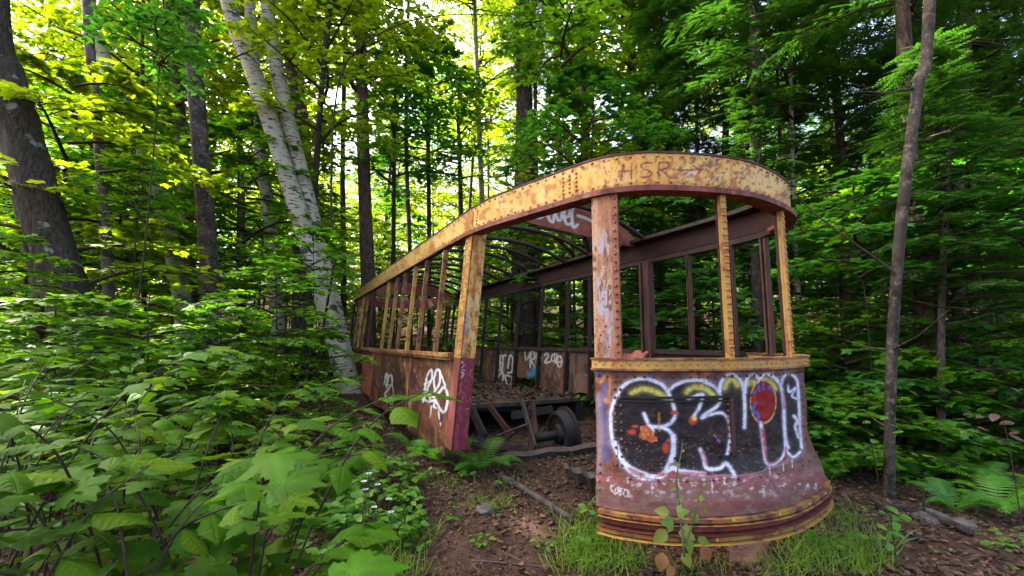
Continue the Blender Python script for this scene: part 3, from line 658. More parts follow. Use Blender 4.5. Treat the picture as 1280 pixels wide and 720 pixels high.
    for st in ([(170, 395), (178, 445)], [(200, 395), (172, 420), (205, 470)], [(215, 420), (203, 440), (215, 465), (228, 435), (225, 410), (232, 470)], [(260, 425), (240, 430), (258, 455), (240, 475)], [(275, 430), (268, 465), (285, 490), (298, 455), (285, 430)], [(305, 440), (300, 485), (320, 480), (305, 455)], [(240, 415), (238, 480)]): p.stroke(Z3(st), .95, (.66, .58, .58), .45, .9)
    # plate seams, the one on the right bent
    for st in ([(938, 462), (936, 560)], [(772, 462), (772, 590)], [(740, 592), (790, 596), (860, 602), (930, 596), (1005, 575)], [(955, 590), (966, 605), (973, 618)]): p.stroke(st, .9, (.03, .018, .014), .5, .8, True)
    p.stroke([(957, 588), (969, 606), (976, 617)], 2, (.12, .06, .045), .8, .8)
    V = (P.reshape(-1, 3)); back = P[::10, ::10] - nr[::10, ::10] * .012
    o = link_obj('dash_panel', np_mesh('dash_panel', V - BASE, grid_faces(nu, nv), M['paint'], True, p.C), car)
    o['label'] = 'rounded front panel sprayed with white-outlined black bubble letters'
    b = back.reshape(-1, 3); link_obj('dash_lining', np_mesh('dash_lining', b - BASE, grid_faces(*back.shape[:2]), M['dark_rust'], True), o)
    it = []
    for s_ in np.arange(sA - .03, sR + .1, .057): it.append((W(*plan(s_, .006), 1.19), frame(s_)[1]))
    for z_ in np.arange(.66, 1.17, .05):
        for s_ in (sA + .075, sA + .11): it.append((W(*plan(s_, flare(s_, z_) + .003), z_), frame(s_)[1]))
    for s_ in np.arange(sA + .15, sR, .16): it.append((W(*plan(s_, flare(s_, .59) + .004), .59), frame(s_)[1]))
    for z_ in np.arange(.5, .66, .05): it.append((W(*plan(sA - .03, flare(sA, z_) + .003), z_), frame(sA)[1]))
    for z_ in np.arange(.72, 1.15, .045):
        s_ = s_m2 + .12; it.append((W(*plan(s_, flare(s_, z_) + .003), z_), frame(s_)[1]))
    for z_ in np.arange(.7, 1.05, .04): it.append((W(*plan(s_m1 - .06, flare(s_m1, z_) + .003), z_), frame(s_m1)[1]))
    rivets('dash_rivets', it, .0105, 'rivet_dark', o)
    def s_px(x, z): ss = np.linspace(sA, s_near(-1.6, 2.05), 600); X, _ = project(W(*plan(ss, .01), np.full(600, z))); return float(np.interp(x, X, ss))
    # raised hatch frame on the dash
    run_strip('hatch_trim', s_px(776, 1.08), s_px(916, 1.08), 1.062, 1.074, .004, .022, 'tar_steel', 40, par=o); run_strip('hatch_trim', s_px(778, 1.08), s_px(914, 1.08), 1.04, 1.049, .004, .018, 'tar_steel', 40, par=o)
    run_strip('hatch_trim', s_px(911, 1.05), s_px(916, 1.05), .72, 1.058, .004, .02, 'mid_rust', 4, par=o); run_strip('hatch_hinge', s_px(900, .72), s_px(915, .72), .708, .719, .006, .03, 'tar_steel', 6, par=o); run_strip('hatch_hinge', s_px(842, .72), s_px(856, .72), .708, .719, .006, .03, 'tar_steel', 6, par=o)
    t, n = frame(s_m2 + .3)
dash()
# inside of the vestibule: low lining on the right, reddish near the door
def vestibule_inside():
    s = np.linspace(sR - .1, s_near(.9, 2.48), 40); P = []
    for z0, z1, off, mat, nm in ((.6, 1.27, -.03, 'dark_rust', 'side_panel'), ):
        run_strip(nm, sR + .14, s_near(.72, 2.48), z0, z1, -.025, 0, mat, 40)
    run_strip('side_panel', s_near(.45, 2.48), s_near(1.25, 2.48), 1.1, 1.262, -.05, -.03, 'pink_rust', 10)
    MB().bar(W(.52, 2.30, 1.2), W(.52, 2.44, 1.3), [*AX, 0], .25, [0, 0, 1], .04).build('seat_bracket', M['pink_rust'], car)
vestibule_inside()
# ---- bumper: three bowed bands
def bump(z0, z1, o0, o1, mat, sh=0):
    s = np.linspace(sA - .03, sR + .15, 150); al = sstep((s - sA + .02) / .75); ring = []; n = len(s)
    for (o, z) in ((o0, z0), (o1, z0 + .006), (o1, z1 - .006), (o0, z1)):
        a, c = plan(s, .012 + .078 * (.25 + .75 * al) + o); ring.append(W(a, c, np.full(n, z)))
    V = np.stack(ring, 1).reshape(-1, 3); Fs = []
    for i in range(n - 1):
        for j in range(4): k = (j + 1) % 4; Fs.append((4 * i + j, 4 * i + k, 4 * i + 4 + k, 4 * i + 4 + j))
    Fs += [(3, 2, 1, 0), tuple(4 * n - 4 + j for j in range(4))]
    return MB().add(V, Fs).build('bumper_band', M[mat], car)
top_bump = bump(.365, .398, -.09, .022, 'yellow_worn'); bump(.352, .3645, -.09, .035, 'yellow_worn'); bump(.31, .3515, -.09, -.004, 'red_rust'); bump(.297, .3095, -.09, .03, 'red_rust'); bump(.262, .2965, -.09, .012, 'yellow_worn'); bump(.25, .2615, -.09, .035, 'yellow')
rivets('bumper_bolts', [(W(*plan(s, .09 + .022), .381), frame(s)[1]) for s in np.arange(sA + .7, sR, .31)] + [(W(*plan(s, .09 + .012), .279), frame(s)[1]) for s in np.arange(sA + .6, sR, .36)], .011, 'rivet_yellow', top_bump)

# ---- side panels, left outside (painted tags) and right inside
def side_panel(a0, a1, z0, z1, side, base, tags, seed, res=.011, rag=0.03):
    nu = max(20, int((a1 - a0) / res)); nv = max(20, int((z1 - z0) / res))
    A = np.linspace(a0, a1, nu); v = np.linspace(0, 1, nv); low = z0 + rag * (fbm(A * 4, A * 0, seed) - .5) * 2
    Z = low[:, None] + (z1 - low[:, None]) * v[None]; wob = .012 * (fbm(A[:, None] * 3 + 0 * Z, Z * 3, seed + 1) - .5)
    c0 = .012 if side == 'L' else 2.478
    P = W(A[:, None], c0 + wob, Z); sg = -1 if side == 'L' else -1
    nr = np.zeros_like(P); nr[...] = [sg * CX[0], sg * CX[1], 0]
    p = Paint(P); p.fill(base); p.patch(tuple(min(1, b * 1.8) for b in base), 7, 22, .54, .1, .8, seed); p.patch((.2, .075, .017), 5, 16, .61, .05, .7, seed + 3); p.patch((.035, .017, .012), 6, 20, .57, .08, .8, seed + 5); p.patch((.3, .2, .14), 3, 7, .68, .04, .5, seed + 7)
    for pts, w, col in tags: p.stroke(pts, w, col, .55, .9, True, .25)
    return sheet('side_panel', P, p.C, car, .008, nr, (.1, .04, .025) if side == 'L' else (.09, .035, .022), 'paint_dull')
ZL = lambda pts: [(440 + x / 5, 420 + y / 5) for x, y in pts]; WB = (.55, .6, .62)
tagL = [(ZL(q), w, WB) for q, w in (([(430, 390), (455, 330), (470, 250), (495, 212), (500, 260), (470, 330), (445, 410)], 2.4), ([(455, 300), (490, 280), (520, 250)], 2), ([(520, 340), (512, 270), (530, 215), (550, 225), (545, 300), (515, 345)], 2.6), ([(550, 225), (575, 290), (582, 310)], 2.2), ([(500, 380), (540, 360), (575, 320), (598, 380), (585, 460), (560, 470), (520, 400)], 2.8), ([(430, 385), (480, 410), (520, 400), (510, 440), (530, 450)], 2.4), ([(470, 340), (490, 400), (480, 360), (515, 380)], 2), ([(496, 440), (487, 510)], 1.2), ([(540, 470), (546, 520)], 2), ([(552, 540), (553, 555)], 1.6))]
tagL2 = [(ZL(q), w, (.5, .52, .46)) for q, w in (([(205, 290), (215, 235), (225, 260), (215, 320)], 2.2), ([(225, 260), (245, 245), (252, 290), (228, 330), (205, 360)], 2), ([(248, 290), (258, 350), (250, 430), (230, 400)], 1.2), ([(205, 360), (218, 410)], 2.2), ([(200, 300), (240, 310)], 1.5))]
side_panel(.18, 1.62, .42, 1.24, 'L', (.07, .024, .011), tagL, 201)
side_panel(1.66, 4.1, .45, 1.24, 'L', (.062, .024, .01), tagL2, 211, .014)
side_panel(4.13, REAR, .5, 1.24, 'L', (.2, .045, .026), [], 221, .03)
ZR = lambda pts: [(580 + x / 5, 420 + y / 5) for x, y in pts]
GW = (.6, .58, .55)
tagR = [(ZR(q), 1.5, GW) for q in ([(98, 165), (110, 145), (118, 180), (100, 185), (95, 170)], [(120, 150), (138, 160), (125, 182), (142, 180)], [(105, 220), (108, 195), (120, 230), (132, 195), (138, 235)], [(140, 205), (155, 235)])]
tagR2 = [(ZR(q), 1.9, GW) for q in ([(190, 250), (205, 130), (222, 125), (228, 200)], [(205, 180), (235, 170)], [(225, 125), (262, 122), (245, 130), (242, 200)], [(195, 275), (215, 215), (235, 225), (210, 260), (195, 290), (225, 310), (245, 260), (235, 200)], [(275, 200), (285, 125), (305, 140), (300, 220), (275, 230)], [(320, 130), (350, 160), (355, 240), (330, 300), (312, 290), (322, 230), (300, 190)], [(255, 250), (270, 300), (290, 310), (300, 260), (262, 245)], [(300, 310), (340, 345), (360, 300), (330, 330)])]
tagR3 = [([(x - 3, y) for x, y in ZR(q)], 1.8, (.42, .38, .33)) for q in ([(395, 100), (400, 150), (420, 130), (432, 95)], [(430, 200), (432, 110), (452, 100), (455, 140), (435, 150), (455, 190)], [(468, 110), (468, 170)], [(495, 115), (478, 125), (485, 150), (495, 170), (478, 190)])] + [(ZR([(400, 230), (420, 245), (440, 205), (455, 250), (480, 215), (480, 260)]), 5, (.04, .2, .26))]
tagR4 = [([(x - 5, y) for x, y in ZR(q)], 1.8, (.5, .46, .42)) for q in ([(530, 120), (545, 108), (552, 125), (530, 165), (560, 162)], [(575, 125), (590, 112), (590, 150), (572, 155), (575, 125)], [(588, 120), (602, 108), (605, 135), (595, 165), (625, 160)], [(612, 130), (625, 125), (635, 150), (630, 190), (615, 190), (608, 160), (612, 130)])]
edges = [a_on_rail(x, 379 - .235 * (x - 595)) for x in (808, 741, 716, 686, 659, 638, 620, 603)]
print('right edges', [round(e, 2) for e in edges])
pan = [(0, (.085, .048, .032), [], .60), (1, (.1, .058, .038), [], .66), (2, (.07, .037, .023), tagR4, .62), (3, (.06, .033, .022), tagR3, .78), (4, (.06, .036, .026), tagR2, .6), (5, (.066, .04, .03), tagR2, .64), (6, (.095, .04, .026), tagR, .9)]
for k, base, tg, z0 in pan:
    side_panel(edges[k] + .04, edges[k + 1] - .035, z0, 1.265, 'R', base, tg, 301 + 11 * k, .012, .05)
side_panel(edges[7] + .3, REAR, .7, 1.265, 'R', (.12, .05, .035), tagR, 391, .03)
# ---- floor remnant with its broken front edge
mb = MB()
for k, (a0, a1) in enumerate(((1.62, 3.2), (3.21, 5.2), (5.21, REAR))):
    P = [W(a0, .3, .57), W(a1, .12, .57), W(a1, 2.42, .57), W(a0 + .1, 2.40, .57)]; Q = [q + np.array([0, 0, .05]) for q in P]
    MB().hexa(np.array(P + Q)).build('floor_plate', M['old_steel'], car)
MB().bar(W(1.6, .25, .615), W(1.72, 2.35, .605), [*AX, 0], .07, [0, 0, 1], .045).build('floor_beam', M['old_steel'], car)
MB().bar(W(1.66, .9, .585), W(1.9, 2.2, .45), [*AX, 0], .05, [0, 0, 1], .06).build('floor_beam', M['tar_steel'], car)
MB().bar(W(3.0, .16, .47), W(REAR, .16, .47), [*CX, 0], .08, [0, 0, 1], .18).build('side_sill', M['tar_steel'], car)
MB().bar(W(1.7, 2.36, .47), W(REAR, 2.36, .47), [*CX, 0], .08, [0, 0, 1], .18).build('side_sill', M['tar_steel'], car)

# ================================================================== leaves
def T_maple(n=2):
    if n == 2:
        h = [(.0, .0), (.13, -.06), (.36, .02), (.30, .14), (.58, .34), (.50, .40), (.52, .60), (.30, .52), (.22, .56), (.20, .74), (.10, .74), (0, 1.0)]
    else:
        h = [(0, 0), (.34, .02), (.55, .45), (.24, .5), (.18, .75), (0, 1.0)]
    out = h + [(-x, y) for x, y in h[-2:0:-1]]
    V = np.array([(0, .38, .0)] + [(x, y, -.10 * abs(x) - .12 * max(0, y - .4) ** 1.5 * 2) for x, y in out]); k = len(out)
    return V, np.array([(0, 1 + i, 1 + (i + 1) % k) for i in range(k)])
def T_diamond():
    return np.array([(0, 0, 0), (.32, .38, -.06), (0, .42, .03), (-.32, .38, -.06), (.26, .72, -.1), (-.26, .72, -.1), (0, 1, -.12)]), np.array([(0, 1, 2), (0, 2, 3), (1, 4, 2), (2, 5, 3), (4, 6, 2), (2, 6, 5)])
def T_oval(rows=5, w=.3, fold=.1, droop=.15):
    V = []; T = []
    for i in range(rows + 1):
        t = i / rows; hw = w * (math.sin(math.pi * min(1, t * 1.02) ** .8) ** .9 if 0 < t < 1 else .0); z = -droop * t * t
        V += [(-hw, t, z + fold * hw), (0, t, z), (hw, t, z + fold * hw)]
    for i in range(rows):
        a = 3 * i
        for q in ((a, a + 1, a + 4, a + 3), (a + 1, a + 2, a + 5, a + 4)): T += [(q[0], q[1], q[2]), (q[0], q[2], q[3])]
    return np.array(V), np.array(T)
def T_hobble(seed=0, rows=40, w=.40, nv=7):
    """ovate toothed leaf with pleated, paler side veins; the last item tints the veins"""
    r = random.Random(seed); V = []; T = []; C = []; X = [-1, -.75, -.5, -.25, -.06, 0, .06, .25, .5, .75, 1]; m = len(X); bend = r.uniform(.1, .3); tw = r.uniform(-.25, .25); cup = r.uniform(-.12, .16); wid = r.uniform(.55, .85); ph = r.uniform(0, 6)
    for i in range(rows + 1):
        t = i / rows; prof = (max(0, math.sin(math.pi * t ** wid)) ** .75) * (1 - .35 * t) if 0 < t < 1 else 0
        if t < .1: prof = max(prof, .5 * (t / .1) ** .5)
        tooth = ((i * .5) % 1) * .10 + (.06 if (i // 6) % 2 else 0); hw = w * prof * (1.02 - tooth) * (1 + .06 * math.sin(5 * t + ph))
        for x in X:
            ax = abs(x); yy = t + .2 * ax * (.55 - .3 * t) * prof - .03 * ax
            ridge = math.cos(2 * math.pi * (t * nv - ax * .35)); z = -bend * t * t * 1.1 + cup * ax * prof * .6 - .16 * (x * prof) ** 2 * w * 2 + .006 * ridge * min(1, ax * 2.5) + tw * x * hw * t + .02 * math.sin(7 * t + 3 * x + ph) * ax
            if x == 0: z -= .012
            V.append((x * hw, yy, z)); v = 1.45 if x == 0 else (1.0 + .3 * max(0, ridge) ** 6 if ax < .95 else .95); C.append((v, v, v * .95))
    for i in range(rows):
        for j in range(m - 1):
            a = m * i + j; T += [(a, a + 1, a + m + 1), (a, a + m + 1, a + m)]
    return np.array(V), np.array(T), np.array(C)
def T_maple_near(seed=0, n=14):
    """lobed, toothed maple leaf with rings of points so that it can bend, veins paler"""
    r = random.Random(seed); half = [(.0, .0), (.10, -.05), (.22, -.07), (.36, .0), (.30, .06), (.34, .12), (.28, .16), (.46, .22), (.52, .33), (.60, .36), (.53, .42), (.56, .50), (.46, .50), (.46, .60), (.36, .55), (.27, .52), (.22, .55), (.25, .66), (.20, .70), (.20, .80), (.11, .80), (.07, .90), (0, 1.04)]
    out = half + [(-x, y) for x, y in half[-2:0:-1]]; k = len(out); V = [(0, .3, .02)]; C = [(1.4, 1.4, 1.3)]; T = []; b = r.uniform(.08, .3); rings = (.4, .75, 1.0); ph = r.uniform(0, 6)
    for q in rings:
        for x, y in out:
            X, Y = x * q, .3 + (y - .3) * q; V.append((X, Y, -.35 * b * X * X * 4 - b * max(0, Y - .3) ** 2 + .025 * math.sin(9 * X + 6 * Y + ph) * q)); an = math.atan2(X, Y - .0) ; v = 1 + .35 * max(0, math.cos(an * 4.6)) ** 14 * (1.1 - q * .6); C.append((v, v, v))
    for i in range(k): T.append((0, 1 + i, 1 + (i + 1) % k))
    for g_ in range(len(rings) - 1):
        o = 1 + g_ * k; p = o + k
        for i in range(k): j = (i + 1) % k; T += [(o + i, p + i, p + j), (o + i, p + j, o + j)]
    return np.array(V), np.array(T), np.array(C)
def scatter(tpl, pos, fwd, up, scale):
    tv, tt = tpl; pos = np.asarray(pos, float); fwd = np.asarray(fwd, float); up = np.asarray(up, float); scale = np.broadcast_to(np.asarray(scale, float), (len(pos),))
    f = fwd / (np.linalg.norm(fwd, axis=1, keepdims=True) + 1e-9); x = np.cross(f, up); x /= np.linalg.norm(x, axis=1, keepdims=True) + 1e-9; n = np.cross(x, f)
    V = pos[:, None] + scale[:, None, None] * (tv[None, :, 0:1] * x[:, None] + tv[None, :, 1:2] * f[:, None] + tv[None, :, 2:3] * n[:, None])
    T = tt[None] + (np.arange(len(pos)) * len(tv))[:, None, None]
    return V.reshape(-1, 3), T.reshape(-1, 3)
def rng(s): return np.random.default_rng(s)

# ------------------------------------------------------------------ crown prototypes (meshes shared by many trees)
def broad_proto(name, seed, R, H, nb, ntw, nlf, size, tpl, mat, up0=.55, low=.9, bare=.25, tilt=.28):
    """limbs arch out and flatten; twigs lie in flat sprays; leaves sit along the twigs"""
    g = rng(seed); pos = []; fwd = []; up = []; sc = []; limbs = MB()
    for i in range(nb):
        u = (i + g.random()) / nb; az = i * 2.39996 + g.normal() * .35; prof = (math.sin(math.pi * (u * (1 - .12) + .12) ** low) ** .7) * .9 + .12
        L = R * prof * g.uniform(.7, 1.1); z0 = H * u * .86; d = np.array([math.cos(az), math.sin(az), 0]); side = np.array([-d[1], d[0], 0]); kick = g.normal() * .25
        n = 9; t = np.linspace(0, 1, n)[:, None]; rise = up0 * L * (t - .55 * t * t) * g.uniform(.5, 1.2) - .1 * L * t ** 3
        pts = d * t * L + side * kick * L * t * t + np.array([0, 0, 1]) * (z0 + rise)
        limbs.tube(pts[::2], np.linspace(.022 * R ** .8 * (1.1 - .6 * u), .004, 5), 4, False)
        for k in range(ntw):
            tt = bare + (1 - bare) * (k + g.random()) / ntw; q = tt * (n - 1); j = min(int(q), n - 2); p = pts[j] + (pts[j + 1] - pts[j]) * (q - j); dd = unit(pts[j + 1] - pts[j])
            sg = 1 if k % 2 else -1; ang = g.uniform(.5, 1.15) * sg; sd = unit(np.cross([0, 0, 1], dd)); td = unit(dd * math.cos(ang) + sd * math.sin(ang) + np.array([0, 0, g.normal() * .13])); tl = L * .42 * (1.15 - tt) * g.uniform(.6, 1.2) + size * 1.5
            m = nlf; s_ = np.linspace(.12, 1, m)[:, None]; lp = p + td * s_ * tl - np.array([0, 0, .10 * tl]) * s_ ** 2
            if g.random() < .35: limbs.tube(np.array([p, p + td * tl * .5, p + td * tl]), [.006, .004, .002], 3, False)
            a2 = np.where(np.arange(m) % 2 == 0, 1, -1) * g.uniform(.5, 1.3, m); sdt = unit(np.cross([0, 0, 1], td)); fd = td[None] * np.cos(a2)[:, None] + sdt[None] * np.sin(a2)[:, None]; fd[:, 2] += g.normal(-.15, .22, m)
            pos.append(lp + g.normal(0, .25 * size, (m, 3)) * np.array([1, 1, .5])); fwd.append(fd); nn = g.normal(0, tilt, (m, 3)); nn[:, 2] = 1; up.append(nn); sc.append(size * g.uniform(.6, 1.25, m))
    V, T = scatter(tpl, np.concatenate(pos), np.concatenate(fwd), np.concatenate(up), np.concatenate(sc))
    me = np_mesh(name + '_leaves', V, T, mat, False); lm = limbs.mesh(name + '_limbs', M['twig'], None, True)
    return me, lm
def T_twig(teeth=7):
    V = [(0, 0, 0), (0, 1, -.08)]; T = []
    for i in range(teeth):
        y = (i + .3) / teeth; l = .15 * (1 - .6 * y) + .05
        for s in (-1, 1):
            b = len(V); V += [(0, y - .05, -.08 * y * y), (0, y + .06, -.08 * y * y), (s * l, y + .1, -.02 - .08 * y * y)]; T.append((b, b + 1, b + 2))
    return np.array(V), np.array(T)
def conifer_proto(name, seed, H, R, nb, ntw, mat, tw=.34, droop=.35, start=.0, top=1.0, dead=10):
    g = rng(seed); pos = []; fwd = []; up = []; sc = []; limbs = MB(); tpl = T_twig()
    for i in range(nb + dead):
        u = (i - dead + g.random()) / nb if i >= dead else -.22 * g.random(); az = i * 2.39996 + g.normal() * .4; L = R * (1.02 - max(0, u) * top) ** .8 * g.uniform(.55, 1.1); z0 = H * u
        d = np.array([math.cos(az), math.sin(az), 0]); n = 7; t = np.linspace(0, 1, n)[:, None]
        if u < 0: L *= .55
        pts = d * t * L + np.array([0, 0, 1]) * (z0 + .12 * L * t - droop * L * t ** 2 * g.uniform(.5, 1.3)) + np.array([-d[1], d[0], 0]) * g.normal() * .15 * L * t * t
        limbs.tube(pts[::2], np.linspace(.02 * (1.1 - max(0, u)) + .004, .003, 4), 4, False)
        if u < 0:
            for k in range(5):
                p = pts[2 + k % 4]; limbs.tube(np.array([p, p + (d * g.uniform(.1, .5) + g.normal(0, .3, 3)) * L * .5]), [.004, .001], 3, False)
            continue
        for k in range(ntw):
            tt = .12 + .88 * (k + g.random()) / ntw; q = tt * (n - 1); j = min(int(q), n - 2); p = pts[j] + (pts[j + 1] - pts[j]) * (q - j); dd = unit(pts[j + 1] - pts[j])
            sg = 1 if k % 2 else -1; ang = sg * g.uniform(.5, 1.1); sd = unit(np.cross([0, 0, 1], dd)); td = unit(dd * math.cos(ang) + sd * math.sin(ang) + np.array([0, 0, g.normal() * .12 - .1]))
            m = 3; tl = tw * (1.25 - .6 * tt) * g.uniform(.7, 1.3)
            for e in range(m):
                b = g.normal() * .45; f2 = unit(td * math.cos(b) + np.cross([0, 0, 1], td) * math.sin(b)); pos.append(p + td * tl * .45 * e + g.normal(0, .02, 3)); fwd.append(f2); nn = g.normal(0, .2, 3); nn[2] = 1; up.append(nn); sc.append(tl * g.uniform(.7, 1.2))
    V, T = scatter(tpl, np.array(pos), np.array(fwd), np.array(up), np.array(sc))
    return np_mesh(name + '_needles', V, T, mat, False), limbs.mesh(name + '_limbs', M['twig'], None, True)
TM2, TM1, TD = T_maple(2), T_maple(1), T_diamond()
CAN = [broad_proto('canopy%d' % k, 10 + k, 3.6, 8.5, 40, 13, 10, .17, TM1, M['leaf_bright'], .6) for k in range(3)]
CAN_D = [broad_proto('canopy_dense', 31, 3.8, 9, 42, 13, 9, .18, TM1, M['leaf_mid'], .5)]
SAP = [broad_proto('sapling%d' % k, 40 + k, 1.7, 4.2, 26, 12, 9, .115, TM2, M[m_], .42, .7, .2, .22) for k, m_ in enumerate(('leaf_bright', 'leaf_mid', 'leaf_mid', 'leaf_cool', 'leaf_cool'))]
LOW = [broad_proto('undergrowth%d' % k, 60 + k, .75, 1.0, 14, 9, 7, .085, TM2 if k % 2 else T_oval(4), M[m_], .5, .6, .15, .25) for k, m_ in enumerate(('leaf_bright', 'leaf_mid', 'leaf_herb', 'leaf_cool'))]
CON = [conifer_proto('hemlock%d' % k, 70 + k, 9.5, 2.3, 96, 30, M['needle' if k < 2 else 'needle_far'], .3, .3 + .1 * k) for k in range(3)]
YCON = [conifer_proto('young_hemlock%d' % k, 80 + k, 3.2, 1.35, 56, 24, M['needle'], .19, .25, dead=0) for k in range(2)]

# ------------------------------------------------------------------ trees
def trunk_mesh(pts, rad, mat, sides=12, rough=.06, seed=0, flare_=1.35, ridges=0):
    g = rng(seed); ph = g.uniform(0, 6.28, 6)
    P = catmull(pts, 7 if ridges == 0 else 22); m = len(P); R = np.interp(np.linspace(0, 1, m), np.linspace(0, 1, len(rad)), rad)
    h = P[:, 2] - P[0, 2]; R = R * (1 + (flare_ - 1) * np.exp(-h / .35))
    def wob(an, t):
        w = 1 + rough * np.sin(2 * an + ph[0] + 3 * t) + rough * .7 * np.sin(3 * an + ph[1] - 5 * t) + rough * .5 * np.sin(t * 37 + ph[2])
        if ridges: w = w + ridges * (vnoise(an * 3.8 + .6 * np.sin(t * 20), np.full_like(an, t * 26), seed) - .5) + ridges * .6 * (vnoise(an * 8, np.full_like(an, t * 60), seed + 3) - .5)
        return w
    P = P + np.stack([.012 * np.sin(np.linspace(0, 9, m) + ph[3]), .012 * np.sin(np.linspace(0, 8, m) + ph[4]), np.zeros(m)], 1)
    mb = MB().tube(P, R, sides, True, wob); return mb, P, R
NTREE = [0]
def tree(label, pix, Y, w, bark, crown=None, H=14., cs=1., crown_h=None, name='maple_tree', group=None, sides=12, ridges=0, stubs=0, rough=.05, w_top=None, cat='tree'):
    """trunk through photograph pixels at distance Y, grown down to the ground and up to height H"""
    NTREE[0] += 1; sd = 500 + NTREE[0]; g = rng(sd)
    P = [at_depth(x, y, Y) for x, y in pix]; d0 = P[1] - P[0]; k = (P[0][2] - gz(P[0][0], P[0][1])) / max(.3, d0[2]); k = min(k, 1.2)
    base = P[0] - d0 * k * .6; base[2] = gz(base[0], base[1]) - .12; base[1] += g.normal() * .05
    d1 = unit(P[-1] - P[-2]); d1 = unit(d1 * .6 + np.array([0, 0, .4])); top = P[-1].copy(); pts = [base] + P
    if H > top[2] + 1: pts += [top + d1 * (H - top[2]) * .5, top + d1 * (H - top[2])]
    r0 = w * Y / F_PX / 2; rad = [r0 * 1.05] + list(np.linspace(r0, (w_top or w * .85) * Y / F_PX / 2, len(P)))
    if len(pts) > len(P) + 1: rad += [r0 * .5, r0 * .14]
    root = empty(name, base); tag(root, label, cat, group)
    mb, C, R = trunk_mesh(np.array(pts), rad, None, sides, rough, sd, 1.3, ridges)
    for s in range(stubs):
        i = int(len(C) * g.uniform(.2, .75)); az = g.uniform(0, 6.28); L = g.uniform(.25, 1.1); dd = np.array([math.cos(az), math.sin(az), g.uniform(-.2, .5)])
        mb.tube(np.array([C[i], C[i] + dd * L * .5, C[i] + dd * L + [0, 0, .1 * L]]), [R[i] * .3, R[i] * .17, .004], 5, False)
    mb.build('trunk', M[bark], root, True)
    if crown:
        lm, bm = crown[NTREE[0] % len(crown)]; top = np.array(pts[-1]); ch = crown_h or 8.5 * cs
        loc = top - np.array([0, 0, ch]); i = int(np.argmin(abs(C[:, 2] - loc[2]))); loc[:2] = (C[i][:2] + top[:2]) / 2 if ch < 99 else loc[:2]
        c = link_obj('crown', lm, root); c.location = loc - base; c.rotation_euler = (0, 0, g.uniform(0, 6.28)); c.scale = (cs, cs, ch / 8.5 if not crown_h else cs)
        b = link_obj('limbs', bm, root); b.location = c.location; b.rotation_euler = c.rotation_euler; b.scale = c.scale; b['kind'] = 'stuff'
    return root
tree('thick dark ridged trunk leaning left at the left edge of the photo', [(98, 420), (75, 340), (34, 200), (8, 100), (-12, -15)], 5.2, 45, 'bark_dark', CAN, 21, 0.88, sides=48, ridges=.16, rough=.03)
tree('pale thin stem close behind the thick ridged trunk', [(52, 370), (36, 310), (18, 240), (2, 180)], 6.6, 13, 'bark_grey', CAN, 17, 0.64)
tree('slim straight grey trunk right of the thick ridged trunk', [(138, 410), (128, 250), (118, 120), (110, -10)], 6.8, 13, 'bark_grey', CAN, 18, 0.64, stubs=3)
tree('mossy white birch leaning left behind the slim grey trunks', [(226, 365), (196, 240), (150, 125), (124, 55), (112, 0)], 9.5, 19, 'bark_birch_green', CAN, 19, 0.72, name='birch_tree', w_top=17)
tree('grey mottled trunk between the two leaning birches, dark blotches on its bark', [(266, 485), (261, 330), (250, 170), (240, -10)], 7.2, 21, 'bark_pale', CAN, 20, 0.8, sides=20, stubs=2)
tree('brownish trunk just left of the grey mottled trunk, farther back', [(238, 365), (230, 210), (222, 120), (212, 20)], 13, 16, 'bark_brown', CAN, 16, 1.)
bir = tree('white birch with dark scars leaning left beside the streetcar, the largest birch', [(438, 488), (412, 395), (384, 300), (360, 225), (322, 105), (282, -15)], 8.6, 26, 'bark_birch', CAN, 20, 0.8, name='birch_tree', sides=24, rough=.04, w_top=20)
tree('second white birch stem rising close right of the largest birch', [(436, 470), (416, 380), (397, 300), (380, 225), (358, 140), (343, 70), (332, -15)], 8.8, 19, 'bark_birch', CAN, 20, 0.72, name='birch_tree', sides=20, w_top=17)
tree('straight pale birch standing left behind the largest leaning birch', [(346, 390), (336, 270), (324, 180), (318, 80), (314, 20)], 10.5, 17, 'bark_birch', CAN, 21, 0.72, name='birch_tree')
tree('thin dark stem just right of the birches, slightly bowed', [(392, 290), (396, 190), (402, 110), (414, -5)], 9.2, 8, 'bark_dark', SAP, 9, 1.2, 3.5, stubs=4)
tree('dark trunk behind the birches at the top of the photo', [(378, 190), (366, 90), (362, -10)], 12.5, 20, 'bark_conifer', CAN, 17, 1.)
tree('reddish brown straight trunk above the rear end of the streetcar', [(460, 352), (456, 220), (452, 70), (450, 0)], 12.5, 17, 'bark_brown', CAN, 17, 1., stubs=4)
tree('very thin upright stem right of the reddish brown trunk', [(492, 310), (493, 150)], 13.5, 6, 'bark_dark', SAP, 10, 1.3, 4)
tree('thin stem in the bright gap above the middle of the streetcar roof', [(537, 310), (535, 180)], 14.5, 6, 'bark_dark', SAP, 11, 1.3, 4)
tree('short thin stem right of the bright gap above the streetcar roof', [(576, 270), (573, 150)], 15.5, 6, 'bark_conifer', SAP, 11, 1.2, 4)
tree('dark hemlock trunk with dead twigs above the streetcar header', [(660, 260), (656, 150), (652, -10)], 11.5, 22, 'bark_conifer', CAN, 21, .8, None, 'hemlock_tree', stubs=14)
tree('paler thin trunk pressed against the dark hemlock trunk', [(648, 260), (650, 120), (648, 20)], 12.2, 10, 'bark_brown', CAN, 20, .7, None, 'hemlock_tree', stubs=8)
tree('slim brown trunk above the left part of the front roof band', [(733, 250), (730, 120), (726, -10)], 12.8, 12, 'bark_brown', CAN, 20, .8, None, 'hemlock_tree', stubs=8)
